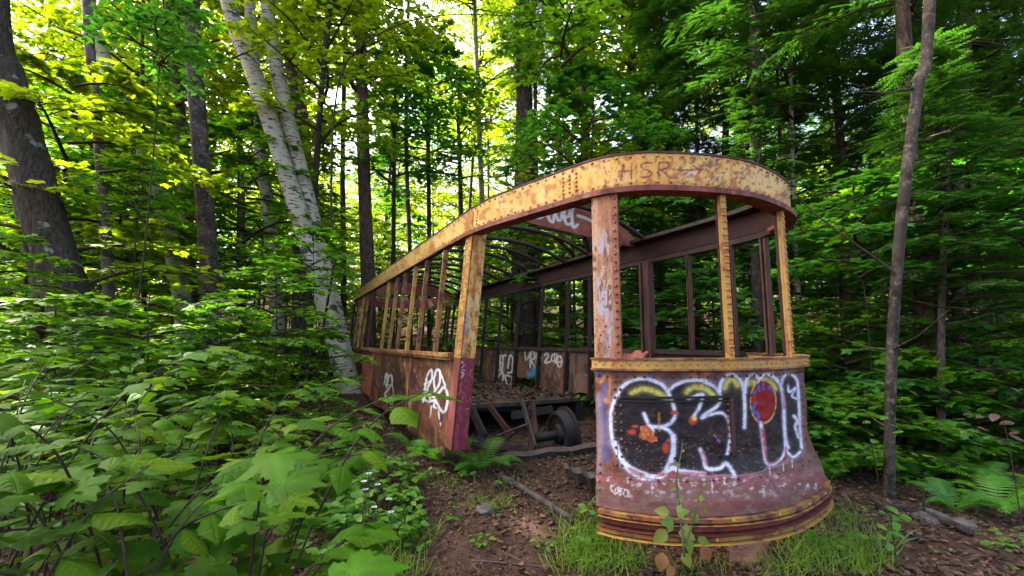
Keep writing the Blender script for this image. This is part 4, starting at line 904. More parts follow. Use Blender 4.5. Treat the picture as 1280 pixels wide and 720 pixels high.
tree('mossy grey trunk above the middle of the front roof band', [(802, 250), (796, 150), (788, 70), (784, 0)], 14.5, 13, 'bark_grey', CAN, 17, .9)
tree('grey trunk leaning right above the front roof band', [(826, 220), (838, 110), (858, -10)], 13.5, 12, 'bark_grey', CAN, 17, .9)
tree('straight pale spruce trunk seen through the right front window', [(947, 445), (947, 250), (943, -10)], 8.3, 15, 'bark_conifer', CON, 16, .9, 9.5, 'spruce_tree', sides=16, stubs=10)
tree('thin white stem just right of the front roof band', [(996, 330), (991, 180), (986, 60)], 9.2, 5.5, 'bark_birch', SAP, 9, 1., 3, name='birch_tree')
tree('very thin pale stem left of the thin white stem, above the roof band', [(976, 190), (970, 50)], 10.5, 4.5, 'bark_pale', SAP, 10, 1., 3)
tree('mottled slender trunk right of the streetcar front, nearest tree on that side', [(1110, 618), (1114, 520), (1120, 400), (1131, 250), (1146, 110), (1160, -10)], 4.2, 10.5, 'bark_pale', CAN, 18, 0.72, sides=20, stubs=5, w_top=13)
tree('brown trunk rising just behind the slender mottled trunk on the right', [(1146, 330), (1137, 180), (1128, -10)], 6.6, 20, 'bark_brown', CON, 15, 1., 8.5, 'hemlock_tree', stubs=12)
tree('thin dark conifer stem in the ferns at the right, bare lower twigs', [(1173, 603), (1178, 450), (1181, 300), (1184, 180)], 5.2, 9, 'bark_conifer', YCON, 4.4, 1.0, 1.9, 'young_hemlock', w_top=5, stubs=16)
tree('dark trunk at the upper right, left of a pair', [(1172, 330), (1171, 180), (1168, 60)], 9.8, 10, 'bark_conifer', CON, 15, .9, 9, 'hemlock_tree', stubs=8)
tree('dark forked trunk at the upper right, right of a pair', [(1197, 330), (1200, 180), (1206, 60)], 8.8, 14, 'bark_conifer', CON, 15, 1., 8.5, 'hemlock_tree', stubs=8)
tree('dark trunk nearest the upper right corner', [(1246, 300), (1244, 150), (1243, 50)], 10.5, 12, 'bark_conifer', CON, 16, 1., 9.5, 'hemlock_tree', stubs=8)
tree('dark twin-stemmed trunk right of the roof band among dark foliage', [(1055, 330), (1052, 220), (1046, 120)], 10, 12, 'bark_conifer', CON, 15, 1., 9.5, 'hemlock_tree', stubs=8)
tree('mossy trunk seen between the streetcar wall posts', [(646, 440), (647, 330), (650, 250)], 13.8, 18, 'bark_conifer', CAN, 21, .8)
tree('dark slim trunk seen through the middle wall openings of the streetcar', [(674, 440), (672, 310)], 11.2, 8, 'bark_dark', CON[2:], 16, 0.64, 8, 'hemlock_tree', stubs=6)
tree('dark thin trunk seen through the front side window, left one', [(822, 440), (826, 250)], 11, 7, 'bark_dark', CON, 13, .8, 8, 'hemlock_tree', stubs=8)
tree('dark thin trunk seen through the front side window, right one', [(871, 440), (873, 280)], 10, 7, 'bark_dark', CON, 12, .8, 7.5, 'hemlock_tree', stubs=8)

for lb, px_, Y_, w_, bk_ in (('thin dark stem between the mossy birch and the grey mottled trunk', [(181, 350), (179, 200), (178, 40)], 11, 5, 'bark_dark'), ('brown slim trunk between the grey mottled trunk and the birches', [(303, 350), (301, 220), (298, 60)], 14, 9, 'bark_brown'), ('pale slim trunk left of the reddish brown trunk', [(430, 330), (428, 200), (431, 60)], 14, 7, 'bark_pale'), ('thin stem just left of the bright gap over the roof', [(512, 320), (508, 180), (510, 40)], 15, 6, 'bark_brown'), ('pale birch stem in the bright gap over the roof', [(604, 290), (600, 180), (594, 40)], 16, 7, 'bark_birch'), ('slim grey trunk over the left end of the front roof band', [(700, 260), (697, 140), (694, 0)], 15, 8, 'bark_grey'), ('slim dark trunk just left of the tall spruce trunk', [(906, 260), (908, 120), (905, -10)], 12, 9, 'bark_conifer')):
    tree(lb, px_, Y_, w_, bk_, CAN, 19, .6, stubs=3)
# fill: trees and saplings farther in
def in_car(x, y, m=.5):
    a, c = AC((x, y)); return -2.3 - m < a < 9.4 + m and -m < c < 2.6 + m
def plain_tree(name, label, group, x, y, H, r, bark, crown, cs, ch, seed, cat='tree', lean=.05):
    g = rng(seed); b = np.array([x, y, gz(x, y) - .1]); root = empty(name, b); tag(root, label, cat, group)
    l = g.normal(0, lean, 2) * H; pts = np.array([b, b + [l[0] * .3, l[1] * .3, H * .35], b + [l[0] * .7, l[1] * .7, H * .7], b + [l[0], l[1], H]])
    mb, C, R = trunk_mesh(pts, [r, r * .85, r * .6, r * .15], None, 8, .05, seed, 1.2); mb.build('trunk', M[bark], root, True)
    lm, bm = crown[seed % len(crown)]
    i = int(np.argmin(abs(C[:, 2] - (b[2] + H - ch)))); rz = g.uniform(0, 6.28)
    for nm, me in (('crown', lm), ('limbs', bm)):
        c = link_obj(nm, me, root); c.location = C[i] - b; c.rotation_euler = (0, 0, rz); c.scale = (cs, cs, cs * g.uniform(.9, 1.1))
        if nm == 'limbs': c['kind'] = 'stuff'
    return root
g = rng(7); placed = []
def spaced(x, y, d):
    if any((x - a) ** 2 + (y - b) ** 2 < d * d for a, b in placed): return False
    placed.append((x, y)); return True
k = 0
for _ in range(900):
    y = g.uniform(15, 46); x = g.uniform(-1.2, 1.2) * y
    if not spaced(x, y, 3.2 + .035 * y) or in_car(x, y, 1): continue
    if -.16 < x / y < .06 and y < 42 and g.random() < .8: continue
    if x / y <= -.16 and y < 30 and g.random() < .15: continue        # thinner canopy where the sky shows
    if .06 <= x / y < .34 and y < 28 and g.random() < .5: continue
    rightness = sstep((x / y - .12) / .4); con = g.random() < .12 + .6 * rightness; k += 1
    if con: plain_tree('hemlock_tree', 'one of the dark conifers standing back in the woods', 'background conifers', x, y, g.uniform(11, 19), g.uniform(.09, .17), 'bark_conifer', CON, 1.05, 9.8, k)
    else: plain_tree('maple_tree', 'one of the tall leafy trees standing back in the woods', 'background broadleaf trees', x, y, g.uniform(11, 19), g.uniform(.07, .16), ('bark_grey', 'bark_brown', 'bark_dark')[k % 3], CAN if x < 4 else CAN_D + CAN, 1.05, 8.8, k)
    if k >= 72: break
for j, (px_, Y_) in enumerate(((18, 17), (75, 20), (52, 26), (100, 15.5), (578, 21), (612, 27))):
    plain_tree('maple_tree', 'one of the tall leafy trees standing back in the woods', 'background broadleaf trees', (px_ - 640) / F_PX * Y_, Y_, 15 + j, .1, 'bark_brown', CAN, 1.05, 8.8, 200 + j)
print('background trees', k)
placed.clear(); k = 0
for _ in range(1400):
    y = g.uniform(6.0, 30) ; x = g.uniform(-1.15, 1.15) * y
    if in_car(x, y, .9) or not spaced(x, y, 1.15 + .04 * y): continue
    if y < 8.5 and -5.2 < x < 4: continue
    k += 1; r = x / y; con = r > .12 and g.random() < .5
    if con: plain_tree('young_hemlock', 'one of the young conifers in the understorey', 'understorey conifers', x, y, g.uniform(3.4, 6.5), .035, 'bark_conifer', YCON, g.uniform(1., 1.7), 3.3, k)
    else: plain_tree('maple_sapling', 'one of the leafy saplings in the understorey behind the streetcar', 'understorey saplings', x, y, g.uniform(3.2, 7.5), .03, 'bark_dark', SAP[:3] if r < .16 else SAP[1:], g.uniform(.9, 1.35), 3.9, k, 'sapling', .06)
    if k >= 150: break
print('saplings', k)
# the wood beyond: one mass
def far_wood():
    g = rng(99); n = 52000; r = g.uniform(46, 78, n); th = g.uniform(-1.05, 1.05, n); x = r * np.sin(th); y = r * np.cos(th)
    hmax = 9 + 8 * fbm(th * 9 + 20, r * .06, 5) * 1.6; z = terrain(x, y) + hmax * g.random(n) ** .85
    pos = np.stack([x, y, z], 1); f = g.normal(0, 1, (n, 3)); u = g.normal(0, .4, (n, 3)); u[:, 2] = 1
    V, T = scatter(TD, pos, f, u, g.uniform(.35, .8, n)); o = link_obj('distant_woods', np_mesh('distant_woods', V, T, M['leaf_bright'], False)); tag(o, 'bright green mass of distant woods behind all the trunks', 'woods', kind='stuff')
far_wood()

# ================================================================== wreckage on the ground
def on_ground(x, y, lift=0.0):
    """the ground point seen at a pixel"""
    d = ray(x, y); lo, hi = .5, 60.0
    for _ in range(60):
        t = (lo + hi) / 2; p = d * t
        if CAM_Z + p[2] > gz(p[0], p[1]): lo = t
        else: hi = t
    p = d * lo; return np.array([p[0], p[1], gz(p[0], p[1]) + lift])
def wheelset():
    ctr = at_depth(702, 542, 5.25); root = empty('wheel_set', (ctr[0], ctr[1], gz(ctr[0], ctr[1]))); tag(root, 'black iron wheels and axle half buried under the streetcar floor', 'wheels')
    ax = unit([.93, .36, .10]); prof = [(-.07, .05), (-.07, .1), (-.03, .12), (-.03, .19), (-.06, .215), (-.06, .245), (.05, .255), (.06, .29), (.085, .29), (.085, .2), (.03, .18), (.03, .1), (.08, .09), (.08, .05)]
    u = unit(np.cross(ax, [0, 0, 1])); w = np.cross(ax, u); n = 40
    for k, off in enumerate((0.0,)):
        o = ctr + ax * off; V = []; Fs = []
        for i in range(n):
            a = 2 * math.pi * i / n
            for (h, r) in prof: V.append(o + ax * h + (u * math.cos(a) + w * math.sin(a)) * r * (1 - .3 * k))
        m = len(prof)
        for i in range(n):
            j = (i + 1) % n
            for q in range(m - 1): Fs.append((i * m + q, j * m + q, j * m + q + 1, i * m + q + 1))
        wo = MB().add(V, Fs).build('wheel', M['tar_steel'], root, False)
    MB().tube([ctr + ax * .2, ctr - ax * .34], [.05, .045], 10).build('axle', M['tar_steel'], root, True)
    if False: MB().bar(ctr + [-.25, .1, .12], ctr + [-.75, -.15, .02], [0, 0, 1], .14, [.3, .9, 0], .1).build('axle_box', M['tar_steel'], root, False, .01)
wheelset()
def thing_bar(name, label, cat, p0, p1, w, d, mat, wd=(0, 0, 1), bevel=.004):
    p0 = np.array(p0); p1 = np.array(p1); ax = unit(p1 - p0); dd = unit(np.cross(ax, wd)); ww = np.cross(dd, ax); mb = MB().bar(p0, p1, ww, w, dd, d)
    o = mb.build(name, M[mat], None, False, bevel); tag(o, label, cat); return o
thing_bar('steel_brace', 'flat steel brace slanting down from the floor edge inside the streetcar', 'steel bar', at_depth(652, 500, 5.35), at_depth(669, 560, 4.95), .09, .02, 'old_steel')
thing_bar('steel_brace', 'short dark strut tilted left under the streetcar floor edge', 'steel bar', at_depth(612, 508, 5.5), at_depth(640, 545, 5.3), .07, .03, 'mid_rust')
for lb, q in (('broken dark board leaning under the left end of the floor edge', ((590, 512, 5.6), (606, 548, 5.1), .11, .025, 'log')), ('dark beam end lying under the floor edge beside the wheel', ((640, 520, 5.7), (690, 512, 6.0), .1, .06, 'tar_steel')), ('mossy plank lying on the litter below the brace', ((590, 552, 5.0), (660, 563, 4.8), .1, .03, 'log')), ('rusty upright plate behind the wheel under the floor', ((664, 505, 5.9), (668, 548, 5.6), .16, .02, 'mid_rust')), ('thin bent rod among the debris inside the door opening', ((620, 545, 5.2), (660, 530, 5.1), .02, .02, 'old_steel'))):
    (x0, y0, d0), (x1, y1, d1), w_, t_, m_ = q; thing_bar('fallen_board', lb, 'board', at_depth(x0, y0, d0), at_depth(x1, y1, d1), w_, t_, m_, (.1, .5, 1))
def bent_plate(name, label, pix, Y0, Y1, h, mat):
    """a bent strip of sheet steel lying on the litter"""
    n = 9; V = []; P0, P1 = pix
    for i in range(n):
        t = i / (n - 1); x = P0[0] + (P1[0] - P0[0]) * t; y = P0[1] + (P1[1] - P0[1]) * t; p = at_depth(x, y, Y0 + (Y1 - Y0) * t) + np.array([0, 0, .012 * math.sin(i * 1.9)])
        q = p + np.array([.02, .06, -h * (1 + .18 * math.sin(i * 2.3))]); r = p + np.array([0, .13, .015])
        for k in (r, p, q): V += [k, k + np.array([.0, .012, -.008])]
    Fs = []
    for i in range(n - 1):
        a = 6 * i; b = a + 6
        for j, k in ((0, 2), (2, 4), (3, 1), (5, 3), (4, 5), (1, 0)): Fs.append((a + j, a + k, b + k, b + j))
    Fs += [(0, 1, 3, 2), (2, 3, 5, 4), tuple(6 * n - 6 + q for q in (2, 3, 1, 0)), tuple(6 * n - 6 + q for q in (4, 5, 3, 2))]
    o = MB().add(V, Fs).build(name, M[mat]); tag(o, label, 'steel plate')
bent_plate('steel_plate', 'long grey bent steel plate lying across the litter by the door opening', ((624, 573), (748, 559)), 4.45, 4.75, .12, 'old_steel')
bent_plate('steel_plate', 'short angled steel scrap against the left edge of the streetcar front', ((706, 586), (748, 600)), 3.9, 3.75, .09, 'old_steel')
p0 = on_ground(624, 597, .02); p1 = on_ground(716, 652, .015)
o = MB().tube(catmull([p0, p0 * .6 + p1 * .4 + [0, 0, .01], p1], 6), .026, 8).build('steel_pipe', M['old_steel'], None, True); tag(o, 'straight grey pipe lying along the right edge of the dirt path', 'pipe')
def stone(label, x, y, r, fl=.5, mat='rock', name='stone', seed=0):
    p = on_ground(x, y); bm = bmesh.new(); bmesh.ops.create_icosphere(bm, subdivisions=3, radius=r); g_ = rng(seed)
    for v in bm.verts:
        n = v.co / r; k = 1 + .35 * (vnoise(n.x * 2 + 9 + seed, n.y * 2 + n.z * 1.7 + 5, seed) - .5) + .15 * (vnoise(n.x * 6 + 3, n.y * 6 - n.z * 5, seed + 1) - .5); v.co = v.co * float(k); v.co.z *= fl
    me = bpy.data.meshes.new(name); bm.to_mesh(me); bm.free(); me.materials.append(M[mat]); o = link_obj(name, me); o.location = p; o.rotation_euler = (0, 0, seed); tag(o, label, 'stone'); return o
stone('small flat grey stone set in the dirt path', 606, 637, .085, .38, seed=2)
stone('tiny stone just right of the flat grey stone on the path', 623, 645, .03, .5, seed=5)
stone('low mossy rock behind the fallen log at the right', 1163, 648, .13, .5, seed=7); stone('mossy rock at the right, beside the low one behind the log', 1200, 655, .09, .5, seed=9)
for k, (pts, w) in enumerate((([(912, 700), (966, 712)], .0), ([(925, 690), (960, 700)], .0))):
    a = on_ground(*pts[0], .03 + .05 * k); b = on_ground(*pts[1], .02 + .03 * k)
    thing_bar('rusty_scrap', ('flat reddish scrap of metal on the ground under the bumper', 'reddish scrap tilted on top of the flat one under the bumper')[k], 'scrap', a, b, .13, .02, 'brick_rust', (.2, .8, .5 + .4 * k))
def log(name, label, pix, r0, r1, mat, lift=.0, cat='log', twigs=0, seed=0):
    P = [on_ground(x, y, lift) for x, y in pix]; g_ = rng(seed)
    C = catmull(P, 6); R = np.linspace(r0, r1, len(C)) * (1 + .12 * g_.normal(0, 1, len(C))); mb = MB().tube(C, R, 8, True)
    for k in range(twigs):
        i = g_.integers(1, len(C) - 1); mb.tube(np.array([C[i], C[i] + g_.normal(0, .1, 3) + [0, 0, .08]]), [r1 * .7, .002], 4, False)
    o = mb.build(name, M[mat], None, True); tag(o, label, cat); return o
log('fallen_log', 'dark fallen log on the leaf litter at the lower right', [(1098, 640), (1135, 642), (1175, 655), (1215, 672)], .045, .03, 'log', .03, twigs=3, seed=1)
log('fallen_branch', 'thin grey fallen branch below the dark log at the right', [(1035, 668), (1080, 675), (1120, 679), (1168, 672)], .012, .006, 'log_grey', .015, 'branch', 3, 2)
log('fallen_branch', 'pale dead stick left of the ferns by the door post', [(405, 562), (440, 561), (472, 560)], .018, .012, 'log_grey', .015, 'branch', 2, 3)
log('fallen_branch', 'thin twig lying across the front of the dirt path', [(590, 702), (640, 706), (690, 712)], .005, .003, 'log_grey', .008, 'branch', 3, 4)
log('fallen_branch', 'dark crooked twig at the left edge of the path', [(470, 640), (492, 652), (512, 648)], .006, .003, 'log', .01, 'branch', 2, 5)
C = catmull([at_depth(992, 240, 4.3), at_depth(1020, 268, 4.3), at_depth(1062, 300, 4.25), at_depth(1112, 336, 4.2), at_depth(1122, 352, 4.2)], 5); o = MB().tube(C, np.linspace(.006, .016, len(C)), 6).build('dead_branch', M['twig'], None, True); tag(o, 'dark bare branch slanting from the roof band to the slender mottled trunk', 'branch')
C = catmull([at_depth(*q, 7.6) for q in ((418, 330), (414, 240), (418, 140), (432, 80), (470, 45), (520, 24), (575, 18), (640, 20))], 6); b_ = C[0].copy(); C = np.concatenate([[[b_[0] - .3, b_[1], gz(b_[0] - .3, b_[1]) - .05]], C])
rt = empty('bowed_sapling', C[0]); tag(rt, 'thin dark sapling bowed over to the right near the top of the photo', 'sapling'); MB().tube(C, np.linspace(.022, .008, len(C)), 7).build('trunk', M['twig'], rt, True)

# ================================================================== low plants
def basis(f, up):
    f = unit(f); x = unit(np.cross(f, up)); n = np.cross(x, f); return Matrix(((x[0], f[0], n[0]), (x[1], f[1], n[1]), (x[2], f[2], n[2])))
def put_leaf(name, me, parent, p, f, up, s):
    o = link_obj(name, me, parent); m = basis(f, up).to_4x4(); m = Matrix.Translation(Vector(p)) @ m @ Matrix.Scale(s, 4); o.matrix_local = m; return o
def vm(name, t, mat, sm=True): return np_mesh(name, t[0], t[1], mat, sm, t[2])
HOB = [vm('hobblebush_leaf', T_hobble(k, 40, .36 + .03 * (k % 3)), M['leaf_hobble']) for k in range(5)] + [vm('hobblebush_leaf', T_maple_near(k), M['leaf_hobble']) for k in range(4)]
HOBL = [vm('lime_bush_leaf', T_hobble(20 + k, 28, .33), M['leaf_lime']) for k in range(2)]
OVAL = [np_mesh('oval_leaf', *T_oval(6, .3 + .05 * k), M['leaf_herb'], True) for k in range(3)]
MAP = [np_mesh('maple_leaf', *T_maple(2), M['leaf_mid'], False)]
def bush(label, x, y, h, nst, size, leaves, seed, name='hobblebush', group=None, spread=.55, nodes=5, tilt=.22, bias=(0, 0), cat='bush', stem='twig'):
    g_ = rng(seed); b = np.array([x, y, gz(x, y)]); root = empty(name, b); tag(root, label, cat, group)
    for s in range(nst):
        az = s * 2.4 + g_.normal() * .4 + seed; L = h * g_.uniform(.75, 1.05); d = np.array([math.cos(az) + bias[0], math.sin(az) + bias[1], 0]) * spread * h * g_.uniform(.5, 1.1)
        P = catmull([[0, 0, -.05], d * .25 + [0, 0, L * .5], d * .7 + [0, 0, L * .85], d * 1.15 + [0, 0, L * .96]], 6)
        MB().tube(P + b, np.linspace(.0042, .0016, len(P)) * (h / .9) ** .5, 5, False).build('stem', M[stem], root, True)
        for k in range(nodes):
            t = .38 + .62 * (k + .5 * g_.random()) / (nodes - .5); i = min(len(P) - 2, int(t * (len(P) - 1))); p = P[i]; ax = unit(P[i + 1] - P[i]); axh = unit([ax[0], ax[1], .15]); sd = unit(np.cross([0, 0, 1], axh))
            for sg in (-1, 1):
                f = unit(sd * sg * g_.uniform(.6, 1) + axh * g_.uniform(.2, .9) + np.array([0, 0, g_.normal(-.12, .15)])); up = np.array([g_.normal(0, tilt), g_.normal(0, tilt) - .12, 1.])
                put_leaf('leaf', leaves[g_.integers(len(leaves))], root, p + f * .015, f, up, size * g_.uniform(.6, 1.15) * (1.05 - .25 * abs(t - .7)))
        f = unit(P[-1] - P[-3]); put_leaf('leaf', leaves[g_.integers(len(leaves))], root, P[-1], [f[0], f[1], -.1], [g_.normal(0, .2), g_.normal(0, .2), 1], size * g_.uniform(.7, 1.1))
    return root
rows = [(.95, 'in the row nearest the camera'), (1.3, 'in the second row from the camera'), (1.7, 'in the third row from the camera'), (2.2, 'in the fourth row from the camera'), (2.9, 'in the back row of the bushes')]
order = ['leftmost', 'second from the left', 'third from the left', 'fourth from the left', 'fifth from the left', 'sixth from the left']
top_at = lambda x: np.interp(x, [-100, 60, 150, 300, 380, 430, 520], [405, 415, 432, 462, 500, 590, 690])
sd = 0
for r, (Y, where) in enumerate(rows):
    xs = {0: [-40, 110, 250], 1: [-20, 100, 215, 325], 2: [0, 95, 190, 280, 350], 3: [25, 120, 215, 290], 4: [60, 150, 235, 290]}[r]
    for k, x in enumerate(xs):
        sd += 1; g_ = rng(sd + 70); Yj = Y * g_.uniform(.94, 1.06); X = (x - 640) / F_PX * Yj; zt = CAM_Z - Yj * (top_at(x) - 428) / F_PX - .02
        if r == 0: zt -= .22
        h = max(.3, zt - gz(X, Yj)); lime = r == 4 and k < 2
        bush(('lime green' if lime else 'broad-leaved green') + ' bush, %s %s' % (order[k], where), X, Yj, h, 6 if r < 3 else 5, (.11 if r < 2 else .105 if r < 4 else .1) * g_.uniform(.9, 1.1), HOBL if lime else HOB, 700 + sd, group='bushes filling the lower left', spread=.42, nodes=6)
# maple saplings in the left middle distance, leaf by leaf too fine to pick apart
NEAR = [broad_proto('near_maple%d' % k, 140 + k, .95, 1.35, 15, 8, 7, .105, TM2, M[m_], .4, .6, .15, .2) for k, m_ in enumerate(('leaf_mid', 'leaf_cool', 'leaf_limef', 'leaf_mid'))]
def near_sapling(label, x, ytop, Y, proto, cs=1., hang=1.3, name='maple_sapling'):
    p = at_depth(x, ytop, Y); H = p[2] - gz(p[0], p[1]); b = np.array([p[0], p[1], gz(p[0], p[1]) - .03]); root = empty(name, b); tag(root, label, 'sapling'); ch = min(hang * cs, H * .85)
    MB().tube(catmull([b, b + [.05, .02, H * .5], b + [0, 0, H]], 5), np.linspace(.014, .004, 11), 6).build('trunk', M['twig'], root, True)
    for nm, me in (('crown', NEAR[proto][0]), ('limbs', NEAR[proto][1])):
        c = link_obj(nm, me, root); c.location = (0, 0, H - ch * .86); c.rotation_euler = (0, 0, x * .7); c.scale = (cs, cs, cs)
near_sapling('lime leaved maple sapling in front of the thick ridged trunk', 70, 370, 3.4, 2, .8); near_sapling('dark leaved maple sapling right of the thick ridged trunk', 185, 372, 3.9, 0, .75)
near_sapling('maple sapling below the grey mottled trunk', 275, 385, 4.3, 0, .75); near_sapling('maple sapling in front of the largest birch', 345, 330, 5.2, 0, .85); near_sapling('maple sapling hiding the foot of the two birch stems', 402, 408, 5.5, 0, .6); near_sapling('tall maple sapling left of the streetcar roof', 392, 285, 6.8, 0, .85)
near_sapling('low maple seedling in front of the birch foot', 395, 492, 4.7, 0, .5, 1.0); near_sapling('cool green maple sapling at the far left edge', 0, 290, 4.2, 2, .8)
near_sapling('tall maple sapling whose dark sprays cross the slim trunks', 175, 200, 5.8, 0, .75); near_sapling('tall maple sapling overhanging the top left corner', 205, -5, 5.0, 1, .8); near_sapling('tall maple sapling with bright sprays above the roof band', 700, -20, 8.0, 2, 1.5)
near_sapling('blue green maple sapling right of the slender mottled trunk', 1205, 180, 5.4, 1, 1.25); near_sapling('blue green maple sapling at the right edge', 1275, 215, 5.2, 1, 1.2); near_sapling('blue green maple sapling left of the slender mottled trunk', 1065, 225, 5.8, 1, 1.2); near_sapling('low maple sapling behind the thin conifer stem', 1205, 330, 6.0, 1, 1.2)
near_sapling('low maple sapling at the right edge above the ferns', 1290, 400, 5.0, 0, 1.0); near_sapling('maple sapling right of the streetcar front', 1050, 380, 6.2, 0, 1.2); near_sapling('maple sapling seen through the front windows', 880, 330, 8.0, 1, 1.3); near_sapling('small maple sapling behind the right wall', 760, 380, 8.6, 1, 1.2)
# undergrowth
placed.clear(); k = 0
for _ in range(3000):
    y = g.uniform(3.6, 17); x = g.uniform(-1.15, 1.2) * y
    if in_car(x, y, .45) or not spaced(x, y, .55 + .03 * y): continue
    if y < 5.6 and -2.2 < x < 3.0: continue
    if y < 4.9 and x > 0: continue
    if x < 0 and y < 8.5 and x > -.52 * (y - 4) - 2.1: continue
    k += 1; b = np.array([x, y, gz(x, y) - .04]); root = empty('undergrowth_shrub', b); tag(root, 'one of the knee-high leafy shrubs of the forest floor', 'shrub', 'forest floor shrubs'); pi = int(g.integers(0, 3)) if x < 2 else int(g.choice([1, 3, 3])); s = g.uniform(.8, 1.4); rz = g.uniform(0, 6.28)
    for nm, me in (('foliage', LOW[pi][0]), ('stems', LOW[pi][1])):
        c = link_obj(nm, me, root); c.scale = (s, s, s * .9); c.rotation_euler = (0, 0, rz)
    if k >= 230: break
print('shrubs', k)
# ferns: fronds are parts
def T_frond(pairs=17, seed=0):
    g_ = rng(seed); V = []; T = []
    arc = lambda t: np.array([0, t * .86, .42 * math.sin(2.1 * t) - .12 * t * t])
    for i in range(12):
        a, b = arc(i / 12), arc((i + 1) / 12); n = len(V); V += [a - [.006, 0, 0], a + [.006, 0, 0], b + [.005, 0, 0], b - [.005, 0, 0]]; T += [(n, n + 1, n + 2), (n, n + 2, n + 3)]
    for i in range(pairs):
        t = .12 + .86 * i / pairs; p = arc(t); fw = unit(arc(min(1, t + .03)) - p); L = .24 * math.sin(math.pi * min(1, (t + .12) * .92)) ** .8 + .02
        for s in (-1, 1):
            d = unit(np.array([s, 0, -.18]) + fw * .4); w = .024; n = len(V); K = 5
            for k in range(K + 1):
                u = k / K; hw = w * (1 - u) ** .7 * (1 if k % 2 else .72) + .002; q = p + d * L * u + np.array([0, 0, -.05 * L * u * u]); V += [q - fw * hw, q + fw * hw]
            for k in range(K): a_ = n + 2 * k; T += [(a_, a_ + 1, a_ + 3), (a_, a_ + 3, a_ + 2)]
    return np.array(V), np.array(T)
FR = [np_mesh('fern_frond', *T_frond(17, k), M['fern'], False) for k in range(1)]; FRD = [np_mesh('dark_fern_frond', *T_frond(19, 3), M['leaf_cool'], False)]
def fern(label, p, size, n, seed, fr=FR, group=None):
    g_ = rng(seed); root = empty('fern', p); tag(root, label, 'fern', group)
    for k in range(n):
        az = k * 2 * math.pi / n + g_.normal() * .3; f = np.array([math.cos(az), math.sin(az), g_.uniform(-.1, .35)]); put_leaf('frond', fr[0], root, (0, 0, 0), f, (0, 0, 1), size * g_.uniform(.65, 1.1))
for q in ((('bright fern right below the door post', 548, 578), .52, 7), (('bright fern left of the foot of the door post', 522, 570), .42, 6), (('bright fern just right of the door post', 600, 588), .46, 6), (('small fern in front of the door post ferns', 578, 592), .3, 5)):
    (lb, x, y), s, n = q; fern(lb, on_ground(x, y), s, n, int(x))
fern_right = [(1010, 560), (1040, 575), (1060, 590), (1150, 600), (1195, 640), (1225, 610), (1250, 640), (1275, 620), (1215, 575), (1260, 580), (1165, 570), (1120, 590), (1085, 570), (1240, 560), (1040, 600)]
nth = ['first', 'second', 'third', 'fourth', 'fifth', 'sixth', 'seventh', 'eighth', 'ninth', 'tenth', 'eleventh', 'twelfth', 'thirteenth', 'fourteenth', 'fifteenth']
for k, (x, y) in enumerate(sorted(fern_right)): fern('dark fern right of the streetcar, %s of fifteen counted from the left' % nth[k], on_ground(x, y), .5 if x != 1195 else .42, 7, 40 + k, FRD if k % 3 else FR, 'ferns at the right')
for k, (x, y) in enumerate(((230, 470), (300, 450), (175, 455), (345, 470))): fern('sunlit fern on the forest floor behind the bushes, %s from the left' % nth[k], on_ground(x, y + 12), .6, 6, 60 + k)
# herbs at the left edge of the path, asters among them
order20 = 0
for k in range(34):
    g_ = rng(900 + k); x = g_.uniform(385, 515); y = g_.uniform(585, 740) if x < 470 else g_.uniform(590, 690); p = on_ground(x, y); h = .3 * np.interp(x, [380, 520], [1.1, .45])
    bush('one of the soft leafy herbs along the left edge of the dirt path', p[0], p[1], h, 4, .062 if k % 4 else .085, OVAL, 900 + k, 'path_herb', 'herbs along the path', .6, 4, .35, cat='herb', stem='stem_green')
for k, (x, y) in enumerate(((585, 600), (630, 612), (500, 665), (520, 690), (565, 655), (735, 690), (680, 690), (1000, 690), (1040, 700), (1085, 690), (745, 655), (1110, 665), (1270, 690), (1255, 700), (600, 690), (545, 600))):
    p = on_ground(x, y); bush('small green seedling on the ground, %s of the seedlings counted from the left' % ['first', 'second', 'third', 'fourth', 'fifth', 'sixth', 'seventh', 'eighth', 'ninth', 'tenth', 'eleventh', 'twelfth', 'thirteenth', 'fourteenth', 'fifteenth', 'sixteenth'][sorted(range(16), key=lambda i: (585, 630, 500, 520, 565, 735, 680, 1000, 1040, 1085, 745, 1110, 1270, 1255, 600, 545)[i]).index(k)], p[0], p[1], .09 if x < 700 else .16, 3, .045 if x < 700 else .06, OVAL, 1000 + k, 'seedling', 'seedlings on the ground', .7, 2, .3, cat='seedling', stem='stem_green')
def aster(k, x, y, Y):
    p = at_depth(x, y, Y); b = np.array([p[0], p[1], gz(p[0], p[1])]); root = empty('aster', b); tag(root, 'small pale violet aster among the path herbs, %s from the left' % nth[k], 'flower', 'asters by the path')
    MB().tube(np.array([b, (b + p) / 2 + [.01, 0, 0], p]), [.003, .0025, .002], 4, False).build('stem', M['stem_green'], root, True)
    V = []; T = []
    for i in range(11):
        a = i * 2 * math.pi / 11; d = np.array([math.cos(a), math.sin(a), .15]); s = np.array([-d[1], d[0], 0]); n = len(V); V += [p, p + d * .016 + s * .004, p + d * .021, p + d * .016 - s * .004]; T += [(n, n + 1, n + 2, n + 3)]
    f = MB().add(V, T).build('petals', M['petal'], root); MB().tube(np.array([p - [0, 0, .002], p + [0, 0, .004]]), [.006, .004], 7).build('disc', M['leaf_vine'], root)
for k, (x, y) in enumerate(sorted(((461, 592), (457, 612), (486, 624), (468, 634), (489, 640), (485, 658), (455, 602), (472, 606)))): aster(k, x, y, 2.75)
